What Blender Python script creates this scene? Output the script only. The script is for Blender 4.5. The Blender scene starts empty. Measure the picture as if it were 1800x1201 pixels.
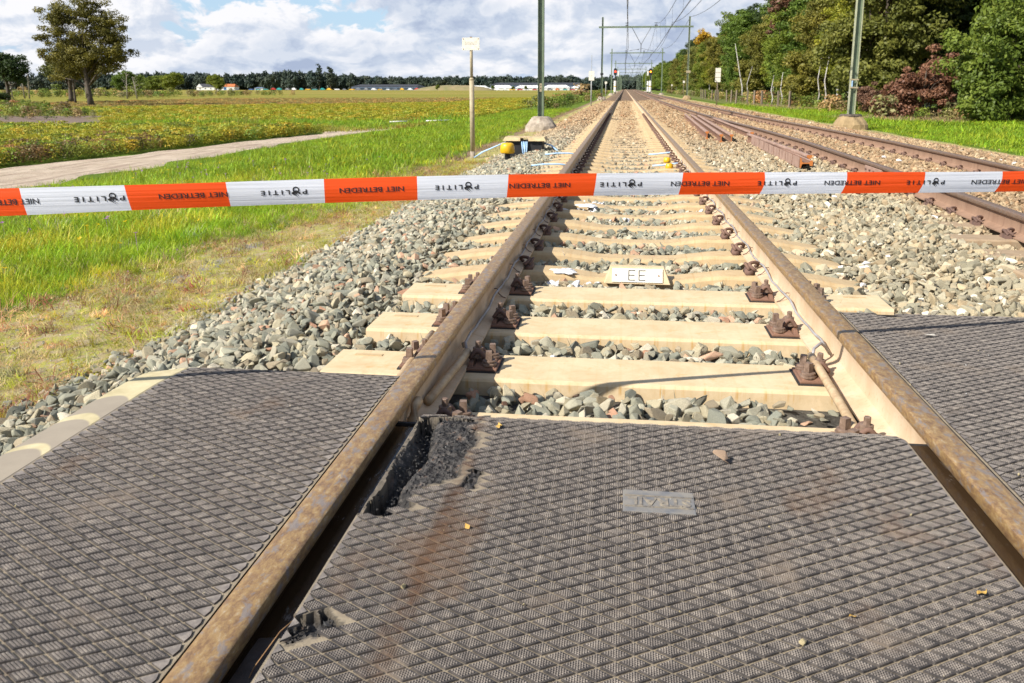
import bpy, bmesh, math, random
import numpy as np
from mathutils import Vector, Matrix, noise as mnoise
R = math.radians
random.seed(7)
rng = np.random.default_rng(11)
S = bpy.context.scene
COL = S.collection

# ---------------------------------------------------------------- camera
CAMZ = 1.073
F_PX, PX, PY = 1425.0, 930.0, 460.0
TH = math.atan(304.5 / F_PX)
PS = math.atan(168 / math.hypot(F_PX, 304.5))
cd = bpy.data.cameras.new('camera')
cam = bpy.data.objects.new('camera', cd)
COL.objects.link(cam)
cam.location = (0, 0, CAMZ)
cam.rotation_euler = (R(90) - TH, 0, PS)
cd.sensor_width = 36
cd.lens = F_PX / 1800 * 36
cd.shift_x = -(PX - 900) / 1800
cd.shift_y = -(600.5 - PY) / 1800
cd.clip_start = 0.05
cd.clip_end = 9000
cd.dof.use_dof = True
cd.dof.focus_distance = 2.7
cd.dof.aperture_fstop = 11
S.camera = cam

# ---------------------------------------------------------------- sun, sky, exposure
SUNV = Vector((-0.92, -0.74, 1.0)).normalized()      # direction towards the sun
sl = bpy.data.lights.new('sun', 'SUN')
sl.energy = 5.0
sl.angle = R(0.5)
sl.color = (1.0, 0.955, 0.88)
so = bpy.data.objects.new('sun', sl)
COL.objects.link(so)
so.location = (-20, -16, 22)
so.rotation_euler = SUNV.to_track_quat('Z', 'Y').to_euler()
ELEV = math.asin(SUNV.z)
AZ = math.atan2(SUNV.x, SUNV.y)

S.view_settings.view_transform = 'Standard'
S.view_settings.look = 'None'
S.view_settings.exposure = 0.66
S.view_settings.gamma = 1.0
S.render.engine = 'CYCLES'


class NT:
    """small node-tree builder"""
    def __init__(s, nt):
        s.nt = nt
        nt.nodes.clear()

    def n(s, typ, ins=None, **kw):
        nd = s.nt.nodes.new(typ)
        for k, v in kw.items():
            setattr(nd, k, v)
        if ins:
            for k, v in ins.items():
                s.put(nd.inputs[k], v)
        return nd

    def put(s, sock, v):
        if hasattr(v, 'is_linked') or isinstance(v, bpy.types.NodeSocket):
            s.nt.links.new(v, sock)
        elif isinstance(v, bpy.types.Node):
            s.nt.links.new(v.outputs[0], sock)
        else:
            if isinstance(v, tuple) and len(v) == 3 and sock.type == 'RGBA':
                v = (*v, 1)
            sock.default_value = v

    def math(s, op, a, b=None, c=None, clamp=False):
        nd = s.nt.nodes.new('ShaderNodeMath')
        nd.operation = op
        nd.use_clamp = clamp
        for i, v in enumerate((a, b, c)):
            if v is not None:
                s.put(nd.inputs[i], v)
        return nd.outputs[0]

    def noise(s, vec, scale, detail=4, rough=.55, dist=0.0, out=0):
        nd = s.n('ShaderNodeTexNoise', {'Scale': scale, 'Detail': detail, 'Roughness': rough, 'Distortion': dist})
        if vec is not None:
            s.put(nd.inputs['Vector'], vec)
        return nd.outputs[out]

    def ramp(s, fac, stops, interp='LINEAR'):
        nd = s.n('ShaderNodeValToRGB')
        nd.color_ramp.interpolation = interp
        el = nd.color_ramp.elements
        while len(el) < len(stops):
            el.new(0.5)
        for e, (p, c) in zip(el, stops):
            e.position = p
            e.color = (*c, 1) if len(c) == 3 else c
        s.put(nd.inputs[0], fac)
        return nd.outputs[0]

    def mix(s, fac, a, b, typ='MIX'):
        nd = s.n('ShaderNodeMix', data_type='RGBA', blend_type=typ)
        s.put(nd.inputs['Factor'], fac)
        s.put(nd.inputs[6], a)
        s.put(nd.inputs[7], b)
        return nd.outputs[2]

    def mapr(s, v, a, b, c=0.0, d=1.0, smooth=False):
        nd = s.n('ShaderNodeMapRange')
        if smooth:
            nd.interpolation_type = 'SMOOTHSTEP'
        s.put(nd.inputs[0], v)
        for i, q in enumerate((a, b, c, d)):
            nd.inputs[i + 1].default_value = q
        return nd.outputs[0]

    def vscale(s, vec, sc):
        nd = s.n('ShaderNodeVectorMath', operation='MULTIPLY')
        s.put(nd.inputs[0], vec)
        nd.inputs[1].default_value = sc
        return nd.outputs[0]


# world: physical sky with cumulus cloud in the lower sky
W = bpy.data.worlds.new('World')
S.world = W
W.use_nodes = True
W.cycles.sampling_method = 'MANUAL'
W.cycles.sample_map_resolution = 256
t = NT(W.node_tree)
out = t.n('ShaderNodeOutputWorld')
sky = t.n('ShaderNodeTexSky')
sky.sky_type = 'NISHITA'
sky.sun_disc = False
sky.sun_elevation = ELEV
sky.sun_rotation = AZ
sky.air_density = 1.0
sky.dust_density = 0.4
sky.ozone_density = 1.5
tc = t.n('ShaderNodeTexCoord')
sep = t.n('ShaderNodeSeparateXYZ', {0: tc.outputs['Generated']})
az = t.math('ARCTAN2', sep.outputs[0], sep.outputs[1])
el = t.math('ARCSINE', sep.outputs[2])
elp = t.math('MAXIMUM', el, 0.0)
lnv = t.math('LOGARITHM', t.math('ADD', elp, 0.06), math.e)
lnv = t.math('MULTIPLY', lnv, 0.21)


def cloud_height(du, dv):
    """billowing cumulus field over azimuth and (log) elevation"""
    cv = t.n('ShaderNodeCombineXYZ', {0: t.math('ADD', az, du + 3.35), 1: t.math('ADD', lnv, dv), 2: 4.7})
    wn = t.noise(cv.outputs[0], 16.0, 3, .5, out=1)
    wv = t.n('ShaderNodeVectorMath', operation='MULTIPLY_ADD')
    t.put(wv.inputs[0], wn)
    wv.inputs[1].default_value = (.045, .045, 0)
    t.put(wv.inputs[2], cv.outputs[0])
    base = t.noise(wv.outputs[0], 8.0, 10, .60)
    v1 = t.n('ShaderNodeTexVoronoi', {'Vector': wv.outputs[0], 'Scale': 24.0}, feature='SMOOTH_F1', voronoi_dimensions='2D')
    return t.math('SUBTRACT', base, t.math('MULTIPLY', v1.outputs['Distance'], .14))


n1 = cloud_height(0, 0)
n1b = cloud_height(-0.012, 0.015)
big = t.noise(t.n('ShaderNodeCombineXYZ', {0: t.math('ADD', az, 9.2), 1: lnv, 2: 1.3}).outputs[0], 3.2, 3, .5)
thr_hi = t.mapr(elp, 0.12, 0.5, 0.0, 0.16)
dens = t.math('SUBTRACT', n1, thr_hi)
mask = t.mapr(dens, 0.325, 0.375, 0, 1, True)
lit = t.mapr(t.math('SUBTRACT', n1, n1b), -0.07, 0.06, 0, 1)
body = t.mapr(t.math('ADD', n1, t.math('MULTIPLY', t.math('SUBTRACT', big, .5), .9)), 0.36, 0.62, .20, -.34)
litm = t.math('ADD', t.math('ADD', t.math('MULTIPLY', lit, .62), .20), body)
litm = t.math('ADD', litm, t.mapr(elp, 0.0, 0.05, 0.12, 0.0), clamp=True)
ccol = t.ramp(litm, [(0.0, (0.27, 0.32, 0.43)), (0.3, (0.37, 0.42, 0.51)), (0.55, (0.46, 0.495, 0.56)), (0.92, (0.62, 0.62, 0.64))])
skyc = t.n('ShaderNodeVectorMath', operation='SCALE')
t.put(skyc.inputs[0], sky.outputs[0])
skyc.inputs['Scale'].default_value = 0.10
blue = t.mix(t.mapr(elp, 0.0, 0.16, 0.75, 0.0), skyc.outputs[0], (0.19, 0.32, 0.58))
colr = t.mix(mask, blue, ccol)
bg = t.n('ShaderNodeBackground', {0: colr, 1: 1.0})
t.put(out.inputs[0], bg)

# ---------------------------------------------------------------- materials
def mat(name):
    m = bpy.data.materials.new(name)
    m.use_nodes = True
    t = NT(m.node_tree)
    o = t.n('ShaderNodeOutputMaterial')
    b = t.n('ShaderNodeBsdfPrincipled')
    t.put(o.inputs[0], b)
    return m, t, b, o


def bump(t, b, h, dist=0.01, strength=0.6):
    bp = t.n('ShaderNodeBump', {'Strength': strength, 'Distance': dist, 'Height': h})
    t.put(b.inputs['Normal'], bp.outputs[0])
    return bp


def objco(t, sc=(1, 1, 1)):
    c = t.n('ShaderNodeTexCoord').outputs['Object']
    return c if sc == (1, 1, 1) else t.vscale(c, sc)


def geoco(t, sc=(1, 1, 1)):
    c = t.n('ShaderNodeNewGeometry').outputs['Position']
    return c if sc == (1, 1, 1) else t.vscale(c, sc)


M = {}


def simple(key, c1, c2=None, sc=8.0, rough=.7, metal=0.0, bmp=0.0, bsc=60, spec=None):
    m, t, b, o = mat(key)
    c2 = c2 or tuple(x * .75 for x in c1)
    co = objco(t)
    n = t.noise(co, sc, 6, .6)
    t.put(b.inputs['Base Color'], t.ramp(n, [(.35, c2), (.65, c1)]))
    b.inputs['Roughness'].default_value = rough
    b.inputs['Metallic'].default_value = metal
    if spec is not None:
        b.inputs['Specular IOR Level'].default_value = spec
    if bmp:
        bump(t, b, t.noise(co, bsc, 5, .6), bmp, .7)
    M[key] = m
    return m


# rubber pads and dusty groove floor
def rubber(key, pad, stud=False):
    m, t, b, o = mat(key)
    co = geoco(t)
    n = t.noise(co, 5, 6, .62)
    n2 = t.noise(co, 45, 5, .6)
    n3 = t.noise(co, 420, 3, .6)
    if stud:
        base = t.ramp(n2, [(.30, (.125, .108, .096)), (.5, (.19, .163, .14)), (.72, (.32, .275, .23))])  # paler copy of the pad rubber, so stud tops read as lit
    elif pad:
        base = t.ramp(n2, [(.30, (.034, .030, .028)), (.5, (.060, .052, .047)), (.72, (.13, .11, .092))])  # darkened pad rubber: shade of the pits between studs put into colour
    else:
        base = t.ramp(n2, [(.30, (.20, .16, .11)), (.7, (.32, .26, .175))])
    dust = t.mapr(n, .56, .72, 0, .55, True)
    c = t.mix(dust, base, (.21, .165, .125))
    # rusty wheel streaks running with the track
    st = t.noise(t.vscale(co, (14, 1.1, 1)), 1, 4, .6)
    sepx = t.n('ShaderNodeSeparateXYZ', {0: co})
    wob = t.math('ADD', sepx.outputs[0], t.math('MULTIPLY', t.noise(co, 3, 3), .05))
    dx = t.math('ABSOLUTE', t.math('ADD', wob, .345))
    blot = t.mapr(t.noise(co, 30, 5, .7), .40, .58, .35, 1, True)
    streak = t.math('MULTIPLY', t.math('MULTIPLY', t.mapr(dx, .004, .036, 1, 0, True), t.mapr(st, .30, .50, .25, 1, True)), blot)
    c = t.mix(t.math('MULTIPLY', streak, .85 if pad else .6), c, (.085, .043, .022))
    n4 = t.noise(t.vscale(co, (1.2, .8, 1)), 2.3, 5, .6)
    c = t.mix(t.mapr(n4, .60, .70, 0, .40, True), c, (.15, .085, .045))
    pale = t.mapr(t.noise(co, 8, 7, .7), .66, .74, 0, .45, True)
    c = t.mix(pale, c, (.36, .31, .26))
    sp = t.mapr(n3, .68, .74, 0, .7)
    c = t.mix(sp, c, (.33, .29, .25))
    if not pad:
        at = t.n('ShaderNodeAttribute', attribute_name='tear')
        tc_ = t.ramp(t.noise(co, 34, 7, .75), [(.36, (.010, .009, .009)), (.50, (.035, .031, .028)), (.58, (.085, .075, .066)), (.68, (.13, .065, .032))])
        c = t.mix(at.outputs['Fac'], c, tc_)
    t.put(b.inputs['Base Color'], c)
    b.inputs['Roughness'].default_value = .62
    b.inputs['Specular IOR Level'].default_value = .35
    bump(t, b, t.math('ADD', n3, t.math('MULTIPLY', n2, .6)), .0025, .6)
    M[key] = m


rubber('rubber_pad', True)
rubber('rubber_stud', True, True)
rubber('rubber_floor', False)
simple('rubber_side', (.035, .03, .027), (.015, .013, .012), 20, .7, bmp=.003)
simple('rubber_logo', (.125, .13, .14), (.22, .20, .17), 22, .55, bmp=.002)
simple('logo_relief', (.30, .25, .18), (.13, .12, .11), 60, .6)
simple('beam', (.56, .47, .27), (.44, .36, .20), 5, .75, bmp=.001, bsc=200)

m, t, b, o = mat('beam_stained')
co = objco(t)
n = t.noise(co, 2.2, 3, .5)
base = t.ramp(t.noise(co, 14, 6, .65), [(.35, (.42, .35, .19)), (.65, (.56, .475, .28))])
sepy = t.n('ShaderNodeSeparateXYZ', {0: co})
stf = None
for yc_, hw in ((2.10, .075), (1.905, .085), (1.70, .10)):
    d_ = t.math('ABSOLUTE', t.math('SUBTRACT', t.math('ADD', sepy.outputs[1], t.math('ADD', t.math('MULTIPLY', t.math('SUBTRACT', n, .5), .08), t.math('MULTIPLY', t.math('POWER', t.math('ADD', sepy.outputs[0], 1.50), 2.0), 14.0))), yc_))
    q_ = t.mapr(d_, hw - .012, hw, .8, 0, True)
    stf = q_ if stf is None else t.math('MAXIMUM', stf, q_)
t.put(b.inputs['Base Color'], t.mix(stf, base, (.24, .20, .165)))
b.inputs['Roughness'].default_value = .8
bump(t, b, t.noise(co, 260, 4), .001, .5)
M['beam_stained'] = m

# rail materials
def rail_head(key, cols):
    m, t, b, o = mat(key)
    co = objco(t)
    st = t.noise(t.vscale(co, (70, 34, 70)), 1, 8, .74, .3)
    pt = t.noise(t.vscale(co, (38, 20, 38)), 1, 7, .7, .4)
    fine = t.noise(co, 170, 4, .7)
    c = t.ramp(st, [(.28, cols[0]), (.45, cols[1]), (.58, cols[2]), (.75, cols[3])])
    c = t.mix(t.mapr(pt, .52, .62, 0, .75, True), c, cols[4])
    c = t.mix(t.mapr(fine, .6, .75, 0, .5), c, cols[3])
    t.put(b.inputs['Base Color'], c)
    b.inputs['Metallic'].default_value = .15
    b.inputs['Roughness'].default_value = .42
    bump(t, b, t.math('ADD', st, t.math('MULTIPLY', fine, .5)), .0018, .6)
    M[key] = m


rail_head('rail_head', [(.11, .06, .034), (.23, .135, .062), (.33, .21, .085), (.46, .39, .31), (.20, .18, .175)])
rail_head('rail_head_brown', [(.10, .062, .045), (.16, .10, .07), (.21, .135, .09), (.34, .25, .19), (.17, .14, .12)])


def webmat(key, c1, c2, rust, rs=.5):
    m, t, b, o = mat(key)
    co = objco(t)
    n = t.noise(t.vscale(co, (3, 3, 1.0)), 2.0, 5, .6)
    dr = t.noise(t.vscale(co, (1, 14, 1.2)), 1, 6, .65)
    c = t.ramp(n, [(.35, c2), (.62, c1)])
    c = t.mix(t.mapr(dr, rs, rs + .2, 0, .7, True), c, rust)
    c = t.mix(t.mapr(t.noise(co, 60, 5, .7), .56, .7, 0, .45), c, rust)
    t.put(b.inputs['Base Color'], c)
    b.inputs['Roughness'].default_value = .85
    bump(t, b, t.noise(co, 220, 5, .6), .001, .6)
    M[key] = m


webmat('rail_web_dusty', (.56, .43, .29), (.47, .33, .20), (.33, .19, .09), .58)
webmat('rail_web_brown', (.30, .185, .12), (.245, .145, .092), (.17, .095, .06), .5)
webmat('rust', (.205, .108, .068), (.14, .072, .047), (.26, .125, .055), .5)
webmat('rust_pale', (.38, .25, .19), (.27, .165, .12), (.19, .105, .07), .55)
webmat('rust_orange', (.55, .19, .035), (.42, .13, .03), (.25, .08, .03), .6)
simple('nut_steel', (.22, .15, .11), (.12, .075, .05), 60, .6, bmp=.001, bsc=300)
webmat('clip_rust', (.155, .09, .066), (.10, .058, .045), (.22, .125, .08), .5)

# sleepers
def sleeper_mat(key, c1, c2, rust, amt):
    m, t, b, o = mat(key)
    co = objco(t)
    n = t.noise(co, 7, 8, .72, .6)
    sw = t.noise(t.vscale(co, (1, 2.2, 1)), 5, 8, .7, 1.5)
    c = t.ramp(n, [(.3, c2), (.6, c1)])
    c = t.mix(t.mapr(sw, .5, .72, 0, .5, True), c, tuple(min(1, x * 1.18) for x in c1))
    sz = t.n('ShaderNodeSeparateXYZ', {0: co})
    drip = t.noise(t.vscale(co, (26, 0, 0)), 1, 4, .7)
    band = t.mapr(t.math('ABSOLUTE', t.math('ADD', sz.outputs[2], .024)), .004, .03, 1, 0, True)
    c = t.mix(t.math('MULTIPLY', t.math('MULTIPLY', t.mapr(drip, .50, .66, 0, 1, True), band), amt), c, rust)
    c = t.mix(t.mapr(t.noise(co, 120, 4, .7), .60, .72, 0, .5), c, c2)
    c = t.mix(t.mapr(t.noise(co, 11, 7, .75), .56, .68, 0, .42), c, rust)
    c = t.mix(t.mapr(t.noise(co, 240, 3, .7), .66, .72, 0, .55), c, (.16, .12, .09))
    t.put(b.inputs['Base Color'], c)
    b.inputs['Roughness'].default_value = .8
    bump(t, b, t.noise(co, 150, 5, .6), .0012, .5)
    M[key] = m


sleeper_mat('sleeper_cream', (.60, .465, .285), (.49, .355, .19), (.46, .24, .04), .75)
sleeper_mat('sleeper_tan', (.50, .365, .20), (.40, .285, .15), (.40, .21, .06), .4)
sleeper_mat('sleeper_brown', (.24, .16, .10), (.18, .12, .07), (.2, .1, .05), .5)


sleeper_mat('sleeper_t2', (.36, .26, .16), (.27, .19, .115), (.3, .16, .06), .4)


def inst_mat(key, rough=.8, trans=0.0, var=.25, bmp=0.0, tint=False, spec=.25, nsc=25, mult=1.0):
    """colour comes from each instance's own 'col'"""
    m, t, b, o = mat(key)
    at = t.n('ShaderNodeAttribute', attribute_name='col', attribute_type='INSTANCER')
    co = objco(t)
    n = t.noise(co, nsc, 5, .65)
    f = t.mapr(n, .3, .7, 1 - var, 1 + var)
    c = t.mix(1.0, at.outputs['Color'], t.n('ShaderNodeCombineColor', {0: f, 1: f, 2: f}).outputs[0], 'MULTIPLY')
    if tint:
        ta = t.n('ShaderNodeAttribute', attribute_name='tint')
        f2 = t.mapr(ta.outputs['Fac'], 0, 1, .78, 1.22)
        c = t.mix(1.0, c, t.n('ShaderNodeCombineColor', {0: f2, 1: f2, 2: f2}).outputs[0], 'MULTIPLY')
    t.put(b.inputs['Base Color'], c)
    b.inputs['Roughness'].default_value = rough
    b.inputs['Specular IOR Level'].default_value = spec
    if bmp:
        bump(t, b, t.noise(co, 70, 5, .65), bmp, .7)
    if trans:
        tr = t.n('ShaderNodeBsdfTranslucent', {0: c})
        mx = t.n('ShaderNodeMixShader', {0: trans, 1: b.outputs[0], 2: tr.outputs[0]})
        t.put(o.inputs[0], mx)
    M[key] = m


inst_mat('stone', .85, 0, .28, .006, nsc=40)
inst_mat('grass_blade', .5, .40, .15, tint=True, spec=.3)
inst_mat('crop_leaf', .55, .30, .2, tint=True, spec=.3)


def foliage(key, c1, c2, c3, trans=.38, hue=.25):
    m, t, b, o = mat(key)
    ta = t.n('ShaderNodeAttribute', attribute_name='tint')
    oi = t.n('ShaderNodeObjectInfo')
    c = t.ramp(ta.outputs['Fac'], [(.0, c1), (.55, c2), (1.0, c3)])
    f = t.mapr(oi.outputs['Random'], 0, 1, 1 - hue, 1 + hue)
    c = t.mix(1.0, c, t.n('ShaderNodeCombineColor', {0: f, 1: t.mapr(oi.outputs['Random'], 0, 1, 1 - hue * .4, 1 + hue * .5), 2: .9}).outputs[0], 'MULTIPLY')
    t.put(b.inputs['Base Color'], c)
    b.inputs['Roughness'].default_value = .55
    b.inputs['Specular IOR Level'].default_value = .3
    tr = t.n('ShaderNodeBsdfTranslucent', {0: c})
    mx = t.n('ShaderNodeMixShader', {0: trans, 1: b.outputs[0], 2: tr.outputs[0]})
    t.put(o.inputs[0], mx)
    M[key] = m


foliage('leaf_green', (.065, .095, .014), (.145, .19, .024), (.26, .30, .045))
foliage('leaf_bush', (.06, .085, .012), (.14, .175, .022), (.27, .29, .045), .3)
foliage('leaf_olive', (.085, .092, .02), (.175, .175, .036), (.30, .27, .06))
foliage('leaf_dark', (.022, .038, .012), (.048, .072, .018), (.09, .12, .028))
foliage('leaf_light', (.10, .135, .015), (.215, .25, .03), (.37, .37, .05))
foliage('leaf_red', (.11, .048, .032), (.19, .088, .055), (.30, .155, .10), .2)
foliage('leaf_yellow', (.22, .15, .015), (.42, .27, .025), (.52, .36, .04))
foliage('leaf_oak', (.062, .062, .014), (.13, .122, .024), (.22, .195, .035), .25)
foliage('leaf_far', (.026, .040, .034), (.042, .060, .048), (.068, .088, .058), .1)  # bluish leaf colour stands in for haze over the distant trees
simple('bark', (.11, .085, .06), (.06, .045, .033), 9, .9, bmp=.02, bsc=30)
simple('bark_birch', (.60, .57, .52), (.22, .19, .16), 6, .8)
simple('bark_grey', (.36, .32, .27), (.24, .20, .16), 6, .85)
simple('mast_green', (.17, .215, .14), (.115, .15, .095), 3, .55, bmp=.001)
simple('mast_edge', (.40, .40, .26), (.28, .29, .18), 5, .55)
simple('concrete_old', (.42, .35, .27), (.25, .20, .15), 6, .9, bmp=.015, bsc=18)
simple('concrete_sand', (.34, .24, .12), (.26, .18, .09), 6, .9, bmp=.01, bsc=25)
simple('moss_cap', (.13, .10, .075), (.08, .06, .045), 14, .95, bmp=.01)
simple('pole_cream', (.42, .35, .22), (.30, .24, .15), 14, .7, bmp=.001)
simple('pole_grey', (.42, .42, .40), (.30, .30, .28), 8, .5)
simple('white', (.80, .79, .74), (.72, .70, .64), 5, .6)
simple('white_dusty', (.78, .74, .64), (.66, .60, .48), 20, .8)
simple('chalk', (.74, .73, .72), (.52, .52, .52), 60, .9, bmp=.006, bsc=60)
simple('black', (.018, .018, .019), (.010, .010, .011), 10, .6)
simple('ink', (.012, .011, .012), (.010, .009, .010), 10, .55)
simple('dark_text', (.03, .03, .032), None, 10, .6)
simple('yellow', (.72, .42, .01), (.60, .33, .01), 10, .4)
simple('lid', (.55, .42, .23), (.42, .32, .17), 14, .8, bmp=.001)
simple('cable_blue', (.42, .60, .80), (.30, .48, .70), 10, .45)
simple('cable_grey', (.34, .33, .33), (.24, .22, .21), 20, .45)
simple('pipe_cream', (.50, .375, .225), (.33, .22, .12), 22, .55, bmp=.001, bsc=120)
simple('wood_post', (.24, .19, .13), (.14, .11, .08), 12, .9, bmp=.004)
simple('roof_dark', (.045, .045, .05), (.03, .03, .034), 2, .7)
simple('roof_orange', (.48, .15, .045), (.38, .11, .03), 2, .8)
simple('roof_blue', (.14, .19, .27), (.11, .15, .22), .2, .5)
simple('wall_white', (.75, .74, .70), None, 1, .8)
simple('glass_dark', (.05, .07, .09), None, 1, .2)
simple('glass_blue', (.08, .22, .5), None, 1, .3)
simple('car_red', (.5, .03, .02), None, 1, .3)
simple('car_blue', (.04, .12, .4), None, 1, .3)
simple('car_white', (.75, .75, .75), (.7, .7, .7), 1, .3)
simple('car_yellow', (.7, .4, .02), (.6, .35, .02), 1, .3)
simple('car_teal', (.02, .3, .28), None, 1, .3)
simple('car_grey', (.2, .2, .21), None, 1, .3)
simple('wire', (.04, .04, .04), (.03, .03, .03), 1, .5)
simple('brick_chip', (.55, .38, .25), (.40, .26, .16), 90, .85, bmp=.004, bsc=160)
simple('pale_chip', (.66, .60, .50), (.5, .45, .38), 60, .85, bmp=.004)
simple('dry_leaf', (.55, .36, .08), (.40, .22, .05), 60, .7)
simple('root', (.30, .17, .07), (.2, .1, .04), 60, .8)
simple('dark_bin', (.012, .02, .03), None, 4, .5)


def emis(key, c, st):
    m, t, b, o = mat(key)
    b.inputs['Base Color'].default_value = (*c, 1)
    b.inputs['Emission Color'].default_value = (*c, 1)
    b.inputs['Emission Strength'].default_value = st
    M[key] = m


emis('lamp_red', (1.0, .05, .02), 2.5)
emis('lamp_orange', (1.0, .30, .02), 3.0)


def tapemat(key, c, tr):
    m, t, b, o = mat(key)
    b.inputs['Base Color'].default_value = (*c, 1)
    b.inputs['Roughness'].default_value = .38
    b.inputs['Specular IOR Level'].default_value = .45
    trn = t.n('ShaderNodeBsdfTranslucent', {0: (*c, 1)})
    mx = t.n('ShaderNodeMixShader', {0: tr, 1: b.outputs[0], 2: trn.outputs[0]})
    t.put(o.inputs[0], mx)
    co = objco(t, (1, 1, 60))
    bump(t, b, t.math('ADD', t.noise(co, 1.5, 4, .6), t.math('MULTIPLY', t.noise(objco(t, (2.2, 2.2, 7)), 1.3, 3, .5), 1.6)), .006, .40)
    M[key] = m


tapemat('tape_red', (.96, .095, .008), .25)
tapemat('tape_white', (.78, .79, .83), .25)

# dirty water
m, t, b, o = mat('water')
co = geoco(t)
foam = t.noise(t.vscale(co, (40, 9, 1)), 1, 7, .75)
sx = t.n('ShaderNodeSeparateXYZ', {0: co})
side = t.mapr(sx.outputs[0], -.615, -.565, 0, .17)
side = t.math('MULTIPLY', side, t.math('LESS_THAN', sx.outputs[0], 0.0))
fm = t.mapr(t.math('ADD', foam, side), .60, .70, 0, .8, True)
t.put(b.inputs['Base Color'], t.mix(fm, (.034, .020, .010), (.15, .128, .11)))
t.put(b.inputs['Roughness'], t.mapr(fm, 0, 1, .06, .6))
b.inputs['Specular IOR Level'].default_value = .5
bump(t, b, foam, .001, .2)
M['water'] = m

# ground with zones
m, t, b, o = mat('ground')
co = geoco(t)
nz = t.noise(co, 2.2, 6, .65)
nf = t.noise(co, 30, 6, .7)
nm = t.noise(co, .35, 5, .6)
grass = t.ramp(nf, [(.3, (.05, .085, .010)), (.6, (.12, .18, .02)), (.8, (.20, .22, .05))])
grass = t.mix(t.mapr(nm, .45, .65, 0, .5), grass, (.15, .18, .02))


def zone(name, lo=.42, hi=.58, amp=.5):
    a = t.n('ShaderNodeAttribute', attribute_name=name).outputs['Fac']
    v = t.math('ADD', a, t.math('MULTIPLY', t.math('SUBTRACT', nz, .5), amp))
    return t.mapr(v, lo, hi, 0, 1, True)


far = t.n('ShaderNodeAttribute', attribute_name='field').outputs['Fac']
sp = t.n('ShaderNodeSeparateXYZ', {0: co})
rows = t.n('ShaderNodeTexWave', {'Vector': co, 'Scale': .42, 'Distortion': .6, 'Detail': 2.0, 'Detail Scale': 1.5})
fieldc = t.mix(rows.outputs[1], (.15, .15, .022), (.25, .22, .035))
big = t.noise(t.vscale(co, (.004, .012, 0)), 1, 2, .5)
fieldc = t.mix(t.mapr(big, .45, .55, 0, .6), fieldc, (.30, .22, .06))
c = t.mix(far, grass, fieldc)
c = t.mix(zone('brown', .4, .7, .8), c, t.ramp(nf, [(.3, (.17, .11, .07)), (.7, (.30, .21, .14))]))
moss = t.ramp(t.noise(co, 9, 6, .7), [(.36, (.40, .33, .20)), (.46, (.38, .30, .15)), (.53, (.34, .34, .05)), (.60, (.38, .28, .15)), (.75, (.40, .37, .31))])
moss = t.mix(t.mapr(t.noise(co, 90, 4, .7), .55, .75, 0, .7), moss, (.36, .35, .32))
c = t.mix(zone('dirt', .42, .62, .45), c, moss)
gravel = t.ramp(t.noise(co, 150, 3, .7), [(.35, (.11, .10, .095)), (.55, (.30, .29, .275)), (.75, (.46, .44, .41))])
c = t.mix(zone('gravel', .45, .6, .9), c, gravel)
bare = t.ramp(nf, [(.3, (.13, .095, .075)), (.7, (.24, .18, .14))])
c = t.mix(zone('bare'), c, bare)
t.put(b.inputs['Base Color'], c)
b.inputs['Roughness'].default_value = .95
b.inputs['Specular IOR Level'].default_value = .1
bump(t, b, t.math('ADD', nf, t.noise(co, 140, 4, .7)), .02, .6)
M['ground'] = m

m, t, b, o = mat('sand')
co = geoco(t)
n1_ = t.noise(co, 1.3, 6, .65)
ruts = t.noise(t.vscale(co, (5.0, .35, 1)), 1, 6, .65, .5)
c = t.ramp(n1_, [(.35, (.42, .32, .225)), (.65, (.56, .45, .33))])
c = t.mix(t.mapr(ruts, .47, .62, 0, .8, True), c, (.29, .205, .145))
c = t.mix(t.mapr(t.noise(co, 3.5, 5, .7), .62, .68, 0, .7), c, (.14, .17, .04))
t.put(b.inputs['Base Color'], c)
b.inputs['Roughness'].default_value = .95
bump(t, b, t.math('ADD', ruts, t.noise(co, 14, 6, .7)), .07, .8)
M['sand'] = m

m, t, b, o = mat('ballast_bed')
co = geoco(t)
n = t.noise(co, 40, 5, .75)
vo = t.n('ShaderNodeTexVoronoi', {'Vector': co, 'Scale': 17.0})
sy = t.n('ShaderNodeSeparateXYZ', {0: co})
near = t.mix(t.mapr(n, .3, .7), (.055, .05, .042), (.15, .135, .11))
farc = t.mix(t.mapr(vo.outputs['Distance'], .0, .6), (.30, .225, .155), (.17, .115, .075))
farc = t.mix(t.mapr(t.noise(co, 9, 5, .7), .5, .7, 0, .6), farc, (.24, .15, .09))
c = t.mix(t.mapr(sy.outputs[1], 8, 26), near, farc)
t.put(b.inputs['Base Color'], c)
b.inputs['Roughness'].default_value = .95
b.inputs['Specular IOR Level'].default_value = .1
bump(t, b, t.math('SUBTRACT', n, vo.outputs['Distance']), .03, .9)
M['ballast_bed'] = m
simple('asphalt', (.06, .058, .055), (.045, .043, .041), 30, .9, bmp=.004)

# ---------------------------------------------------------------- helpers
def tag(o, label=None, cat=None, group=None, kind=None):
    if label:
        o['label'] = label
    if cat:
        o['category'] = cat
    if group:
        o['group'] = group
    if kind:
        o['kind'] = kind
    return o


def link(o, parent=None):
    COL.objects.link(o)
    if parent is not None:
        o.parent = parent
    return o


def empty(name, loc=(0, 0, 0), rz=0.0, parent=None):
    o = bpy.data.objects.new(name, None)
    o.empty_display_size = .2
    o.location = loc
    o.rotation_euler = (0, 0, rz)
    return link(o, parent)


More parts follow.
